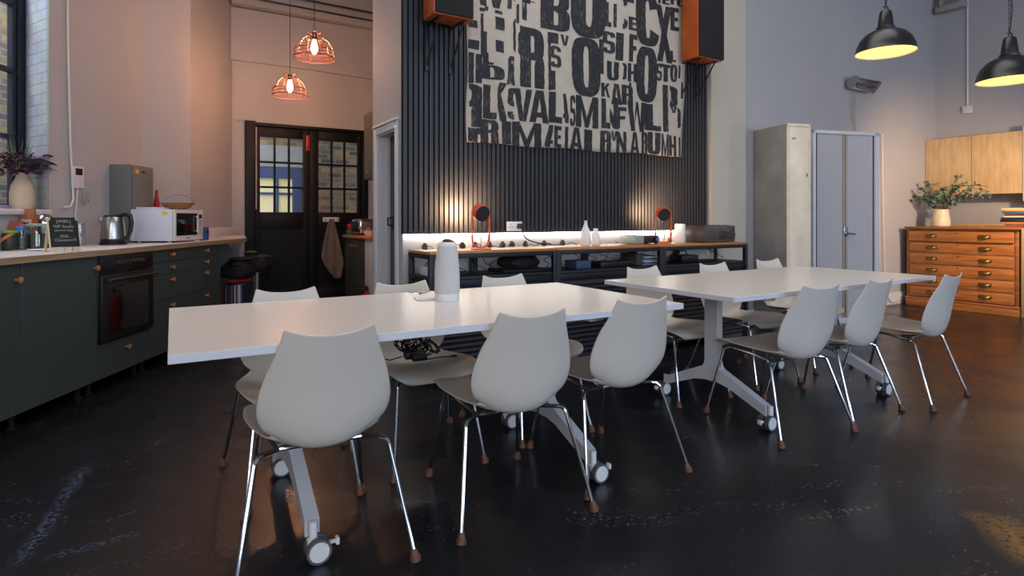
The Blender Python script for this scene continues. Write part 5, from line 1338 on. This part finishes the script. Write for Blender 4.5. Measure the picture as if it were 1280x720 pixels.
# eucalyptus vase
vp = CH.p(.25, .40, ctop + .001)
t = thing('eucalyptus_vase', 'cream ceramic vase of eucalyptus branches on the plan chest', 'vase', vp)
b = MB(); b.lathe([(.098, 0), (.105, .006), (.107, .06), (.100, .12), (.096, .128), (.094, .132), (.090, .19), (.084, .222), (.078, .222), (.08, .19)], n=40); b.build('vase', mat('cream_glaze', rgb(218, 200, 168), .45, noise=.1, nscale=10), t)
rnd = random.Random(11)
def lf(b, c, d, L, up): leafquad(b, c, d, up, L, L * .42, .1)
def pl(px, py, d=.40):   # target on the plane of the vase
    x = CH.tpx(px, d); q = CH.p(x, d); return Vector((q.x, q.y, H + (HZ - py) / F * q.y)) - vp
base = Vector((0, 0, .2))
tw = MB(); lv = MB(); nodes = [((1150, 235), .30), ((1146, 248), .40), ((1138, 252), .34), ((1156, 228), .45), ((1160, 240), .28), ((1198, 221), .40), ((1206, 228), .45), ((1220, 231), .36), ((1233, 238), .40), ((1238, 244), .34), ((1215, 242), .30), ((1196, 234), .5), ((1172, 240), .3), ((1180, 238), .5), ((1165, 250), .32)]
for (px, py), d in nodes:
    e = pl(px, py, d); L = (e - base).length
    mid = base.lerp(e, .5) + Vector((0, 0, .05)); P = catmull([tuple(base), tuple(mid), tuple(e)], 8)
    tw.tube(P, .0035, 5)
    for i in range(4, len(P)):
        q_ = Vector(P[i])
        for s in range(2):
            dd_ = Vector((rnd.uniform(-1, 1), rnd.uniform(-1, 1), rnd.uniform(-.6, .9)))
            lf(lv, q_ + dd_.normalized() * .006, dd_, rnd.uniform(.034, .058), Vector((rnd.uniform(-1, 1), rnd.uniform(-1, 1), 1)))
tw.tube(catmull([(0, 0, .2), tuple(pl(1200, 234) + Vector((0, 0, 0))), tuple(pl(1234, 233))], 6), .004, 5)
tw.tube(catmull([(0, 0, .2), tuple(pl(1205, 238)), tuple(pl(1230, 237))], 6), .004, 5)
for k in range(40):
    a = rnd.uniform(0, 6.28); r = rnd.uniform(.03, .12); tw.tube([(0, 0, .19), (.05 * math.cos(a) + .02, .05 * math.sin(a) - .01, .23), (r * math.cos(a) + .03, r * math.sin(a) - .02, .22 + rnd.uniform(0, .07))], .0015, 4)
tw.build('branches', M_twig, t); lv.build('leaves', M_leafg, t)
# wall cupboards on the right wall
CU = Fr(5.77, 8.16, -59); zt_ = 2.225; zb_ = 1.45
xd = CU.tpx(1214); xe = CU.tpx(1278)
for a, c, lab in ((0, xd, 'pale maple wall cupboard above the eucalyptus'), (xd, xe, 'pale maple wall cupboard at the right edge, above the books')):
    t = thing('overhead_cupboard', lab, 'cupboard', CU.p(a, 0, 0), CU.r, 'pale maple wall cupboards'); w = c - a
    b = MB(); b.box(.003, .02, zb_, w - .003, .285, zt_, .001, 1); b.build('body', M_maple, t)
    b = MB(); b.box(.004, 0, zb_, w - .004, .019, zt_, .0015, 1); b.build('door', M_maple, t)
b = MB(); b.box(xe + .003, -.0, zb_ - .1, xe + .4, .285, zt_ + .05, .004); tag(b.build('white_shelf_end', M_whitegloss, None, CU.o, CU.r), 'white panel edge just right of the maple cupboards', 'cabinet')

# cable on the wall floor between cupboard and chest
b = MB(); 
def wf(px, py, d=-.03): t_ = SL.tpx(px, d); q = SL.p(t_, d); return Vector((q.x, q.y, max(.01, H + (HZ - py) / F * q.y)))
b.tube([tuple(v) for v in catmull([tuple(wf(*q)) for q in ((1103, 168), (1104, 250), (1106, 330), (1108, 362), (1113, 376), (1120, 376), (1125, 370), (1131, 370))], 6)], .006, 6)
tag(b.build('surface_cable', M_cablew), 'pale cable running down the wall and looping between the shuttered cupboard and the plan chest', 'cable')
# heater on the wall
tH = SL.tpx(1079, -.1); qh = SL.p(tH, 0); zh = H + (HZ - 107) / F * SL.p(tH, -.1).y
t = thing('infrared_heater', 'long chrome infrared wall heater above the shuttered cupboard', 'heater', (qh.x, qh.y, zh), SL.r)
b = MB(); b.M = Matrix.Translation((0, -.13, 0)) @ Matrix.Rotation(R(-52), 4, 'X')
hw = .25
P = []
for i in range(2):
    x = (-hw, hw)[i]; P.append([(x, -.075 * math.cos(a), .075 * math.sin(a)) for a in [PI * (k / 12) * 1.0 for k in range(13)]])
b.grid(P); b.build('reflector_shell', mat('silver_shell', rgb(190, 190, 192), .3, .35), t, solid=.003)
for x in (-hw, hw):
    b = MB(); b.M = Matrix.Translation((0, -.13, 0)) @ Matrix.Rotation(R(-52), 4, 'X'); pts = [(-.083 * math.cos(PI * k / 12), .085 * math.sin(PI * k / 12)) for k in range(13)] + [(.07, -.02), (-.07, -.02)]
    n = len(pts); b._n([(x - .008, p[0], p[1]) for p in pts] + [(x + .008, p[0], p[1]) for p in pts], [tuple(range(n)), tuple(range(2 * n - 1, n - 1, -1))] + [(i, n + i, n + (i + 1) % n, (i + 1) % n) for i in range(n)])
    b.build('end_cap', mat('grey_end_cap', rgb(128, 128, 130), .4), t)
b = MB(); b.M = Matrix.Translation((0, -.13, 0)) @ Matrix.Rotation(R(-52), 4, 'X'); b.cyl((-hw, 0, .02), (hw, 0, .02), .010, n=12); b.build('element', mat('dark_element', rgb(120, 96, 84), .3, .5), t)
b = MB()
for i in range(9): b.M = Matrix.Translation((0, -.13, 0)) @ Matrix.Rotation(R(-52), 4, 'X'); x = -hw + 2 * hw * (i + .5) / 9; b.cyl((x, -.073, -.006), (x, .073, -.006), .002, n=6)
b.build('guard_wires', M_chrome, t)
b = MB(); b.box(-.09, -.09, -.03, .09, -.0, .03, .004); b.build('wall_bracket', M_grey, t)
b = MB()
def hp_(px, py): t_ = SL.tpx(px, -.03); q = SL.p(t_, -.03); return (q.x, q.y, H + (HZ - py) / F * q.y)
b.tube(catmull([hp_(1068, 115), hp_(1066, 135), hp_(1068, 155), hp_(1070, 163), hp_(1068.5, 140), hp_(1070, 118)], 6), .004, 6)
tag(b.build('heater_cable', M_tambf), 'thin cable loop hanging from the wall heater', 'cable')
# ================================================================ pendant lamps
def dome(px, py, Y, dia, lab):
    c = pt(px, py, Y); s = dia / .40
    t = thing('dome_pendant', lab, 'pendant lamp', c, 0, 'black dome pendant lamps')
    b = MB(); prof = [(.200, 0), (.203, .004), (.198, .012), (.192, .045), (.172, .095), (.135, .138), (.090, .162), (.062, .172), (.062, .188), (.052, .196), (.050, .225), (.040, .300), (.030, .315), (.0, .318)]
    b.lathe([(r * s, z * s) for r, z in prof], n=48, cap=False); sh = b.build('shade', M_lampblk, t)
    b = MB(); b.lathe([(.200 * s, 0), (.194 * s, .006 * s), (.188 * s, .044 * s), (.168 * s, .092 * s), (.130 * s, .134 * s), (.085 * s, .157 * s), (.0, .16 * s)], n=48, cap=False); b.build('inner_reflector', M_lampin, sh)
    b = MB(); b.lathe([(.0, .055 * s), (.025 * s, .06 * s), (.034 * s, .085 * s), (.025 * s, .115 * s), (.014 * s, .14 * s), (.014 * s, .16 * s)], n=20, cap=False); b.build('bulb', mat('lit_bulb', rgb(255, 236, 200), .5, emit=(1, .78, .50, 1), estr=26), t)
    b = MB(); b.tube([(0, 0, .318 * s), (.02 * s, 0, .335 * s), (.0, 0, .352 * s), (-.018 * s, 0, .342 * s)], .005 * s, 8); 
    n = int((ZC - c.z - .36 * s) / .03)
    for k in range(n):
        z = .352 * s + k * .03
        a = (.008, 0) if k % 2 else (0, .008)
        P = [(a[0] * math.cos(2 * PI * i / 8), a[1] * math.cos(2 * PI * i / 8), z + .016 + .018 * math.sin(2 * PI * i / 8)) for i in range(8)]
        b.tube(P, .0022, 4, True)
    b.build('chain', M_lampblk, t)
    b = MB(); P = [(.02 * math.sin(k * .9) * (1 - k / 24), .014 * math.cos(k * .8) * (1 - k / 24), .30 * s + (ZC - c.z - .30 * s) * k / 24) for k in range(25)]
    b.tube(P, .004, 6); b.build('flex', M_cable, t)
    return t
dome(1107, 66, 3.75, .345, 'black dome pendant lamp high between the wall heater and the banner')
dome(1262, 101, 3.85, .365, 'black dome pendant lamp hanging at the right edge of the photo')
def basket(px, py, Y, dia, lab):
    c = pt(px, py, Y); r0 = dia / 2
    t = thing('wire_basket_pendant', lab, 'pendant lamp', c, 0, 'copper wire basket pendant lamps')
    prof = [(1.0, 0), (.985, .10), (.94, .28), (.85, .46), (.72, .62), (.56, .74), (.40, .80), (.34, .86), (.32, .98), (.30, 1.02)]
    Hh = r0 * 1.28
    def rad(f):
        for i in range(len(prof) - 1):
            if prof[i][1] <= f <= prof[i + 1][1]:
                k = (f - prof[i][1]) / (prof[i + 1][1] - prof[i][1]); return (prof[i][0] + (prof[i + 1][0] - prof[i][0]) * k) * r0
        return prof[-1][0] * r0
    mc = mat('copper_wire', rgb(84, 30, 16), .5, .0); md = mat('dark_bronze_wire', rgb(34, 18, 15), .4, .2)
    b = MB(); wr = .0014
    for k in range(12):
        a = 2 * PI * k / 12; b.tube([(rad(f) * math.cos(a), rad(f) * math.sin(a), f * Hh) for f in [i / 14 for i in range(15)]], .0024 if k % 2 == 0 else .0014, 5)
    b.build('ribs', md, t)
    b = MB()
    fs = [0, .03, .14, .18, .26, .30, .35, .44, .53, .62, .70, .76, .80, .90, 1.0]
    for i, f in enumerate(fs):
        r = rad(f); b.tube([(r * math.cos(2 * PI * k / 36), r * math.sin(2 * PI * k / 36), f * Hh) for k in range(36)], .0030 if f in (0, .30, .80, 1.0) else .0012, 5, True)
    b.build('hoops', mc, t)
    b = MB(); P = []
    for k in range(3): b.tube([(.03 * math.cos(2 * PI * k / 3), .03 * math.sin(2 * PI * k / 3), Hh * .98), (rad(1) * math.cos(2 * PI * k / 3), rad(1) * math.sin(2 * PI * k / 3), Hh)], .003, 5)
    b.cyl((0, 0, Hh * .72), (0, 0, Hh * 1.0), .02, n=14); b.tube([(0, 0, Hh), (0, 0, ZC - c.z)], .0035, 6); b.build('flex_and_holder', M_cable, t)
    b = MB(); b.lathe([(.0, Hh * .16), (.014, Hh * .19), (.030, Hh * .34), (.030, Hh * .46), (.018, Hh * .62), (.013, Hh * .72)], n=20, cap=False)
    b.build('filament_bulb', mat('glowing_filament_bulb', rgb(255, 200, 120), .4, emit=(1, .46, .22, 1), estr=600), t)
    return t
basket(393, 73, 5.5, .375, 'copper wire basket pendant with glowing bulb, the higher and nearer of the pair')
basket(362.5, 120, 6.4, .375, 'copper wire basket pendant with glowing bulb, the lower one above the double doors')

# ================================================================ light and camera
def area(name, loc, target, sx, sy, e, col):
    l = bpy.data.lights.new(name, 'AREA'); l.shape = 'RECTANGLE'; l.size = sx; l.size_y = sy; l.energy = e; l.color = col
    o = bpy.data.objects.new(name, l); COL.objects.link(o); o.location = loc
    o.rotation_euler = (Vector(target) - Vector(loc)).to_track_quat('-Z', 'Y').to_euler(); return o
COOL = (.47, .67, 1.0)
area('rear_window_daylight', (-.5, -3.7, 2.35), (-.5, 0, 2.2), 2.8, 2.7, 84, (1, .90, .80))
area('rear_window_daylight', (3.75, -3.7, 2.35), (3.75, 0, 2.2), 3.3, 2.7, 170, COOL)
area('added_overhead_fill', (.9, 3.3, 4.52), (.9, 3.3, 0), 4.5, 2.2, 100, (1, .97, .93))  # added lamp under the closed ceiling, there only to brighten the tabletops
area('rear_window_daylight', (8.2, -3.7, 2.35), (8.2, 0, 2.2), 3.3, 2.7, 250, COOL)
# left window daylight: through window 1, placed outside the glass
area('left_window_daylight', KT.p(3.0, 1.75, 4.7), KT.p(3.4, .2, 1.6), 2.2, 1.2, 170, (.72, .84, 1.0))
area('yard_daylight', KT.p(4.6, 1.3, 5.2), KT.p(5.2, 2.7, 1.6), 3.0, .8, 90, (.9, .95, 1.0))
# further warm pendant beyond the right edge
pr = CH.p(2.2, -.8, 2.0)
l = bpy.data.lights.new('warm_pendant_out_of_frame', 'SPOT'); l.spot_size = R(105); l.spot_blend = .9; l.energy = 270; l.color = (1, .66, .36); l.shadow_soft_size = .05
lo = bpy.data.objects.new('warm_pendant_out_of_frame', l); COL.objects.link(lo); lo.location = pr; lo.rotation_euler = (CH.p(.2, .3, .95) - pr).to_track_quat('-Z', 'Y').to_euler()
l = bpy.data.lights.new('added_locker_fill', 'POINT'); l.energy = 32; l.color = (1, .74, .48); l.shadow_soft_size = .06  # added unseen fill that warms the locker front; no fixture hangs here
lo = bpy.data.objects.new('added_locker_fill', l); COL.objects.link(lo); lo.location = CH.p(2.6, -1.6, 1.95)
W = bpy.data.worlds.new('overcast'); SC.world = W; W.use_nodes = True
bg = W.node_tree.nodes['Background']; bg.inputs['Color'].default_value = (.72, .84, 1, 1); bg.inputs['Strength'].default_value = 3.0

cam = bpy.data.cameras.new('camera'); co = bpy.data.objects.new('camera', cam); COL.objects.link(co)
co.location = (0, 0, H); co.rotation_euler = (R(90), 0, 0)
cam.sensor_width = 36; cam.lens = 36 * F / 1280; cam.shift_x = 0; cam.shift_y = -(360 - HZ) / 1280; cam.clip_start = .05
SC.camera = co
vs = SC.view_settings; vs.view_transform = 'Standard'; vs.look = 'None'; vs.gamma = 1; vs.exposure = -0.12; vs.use_curve_mapping = False
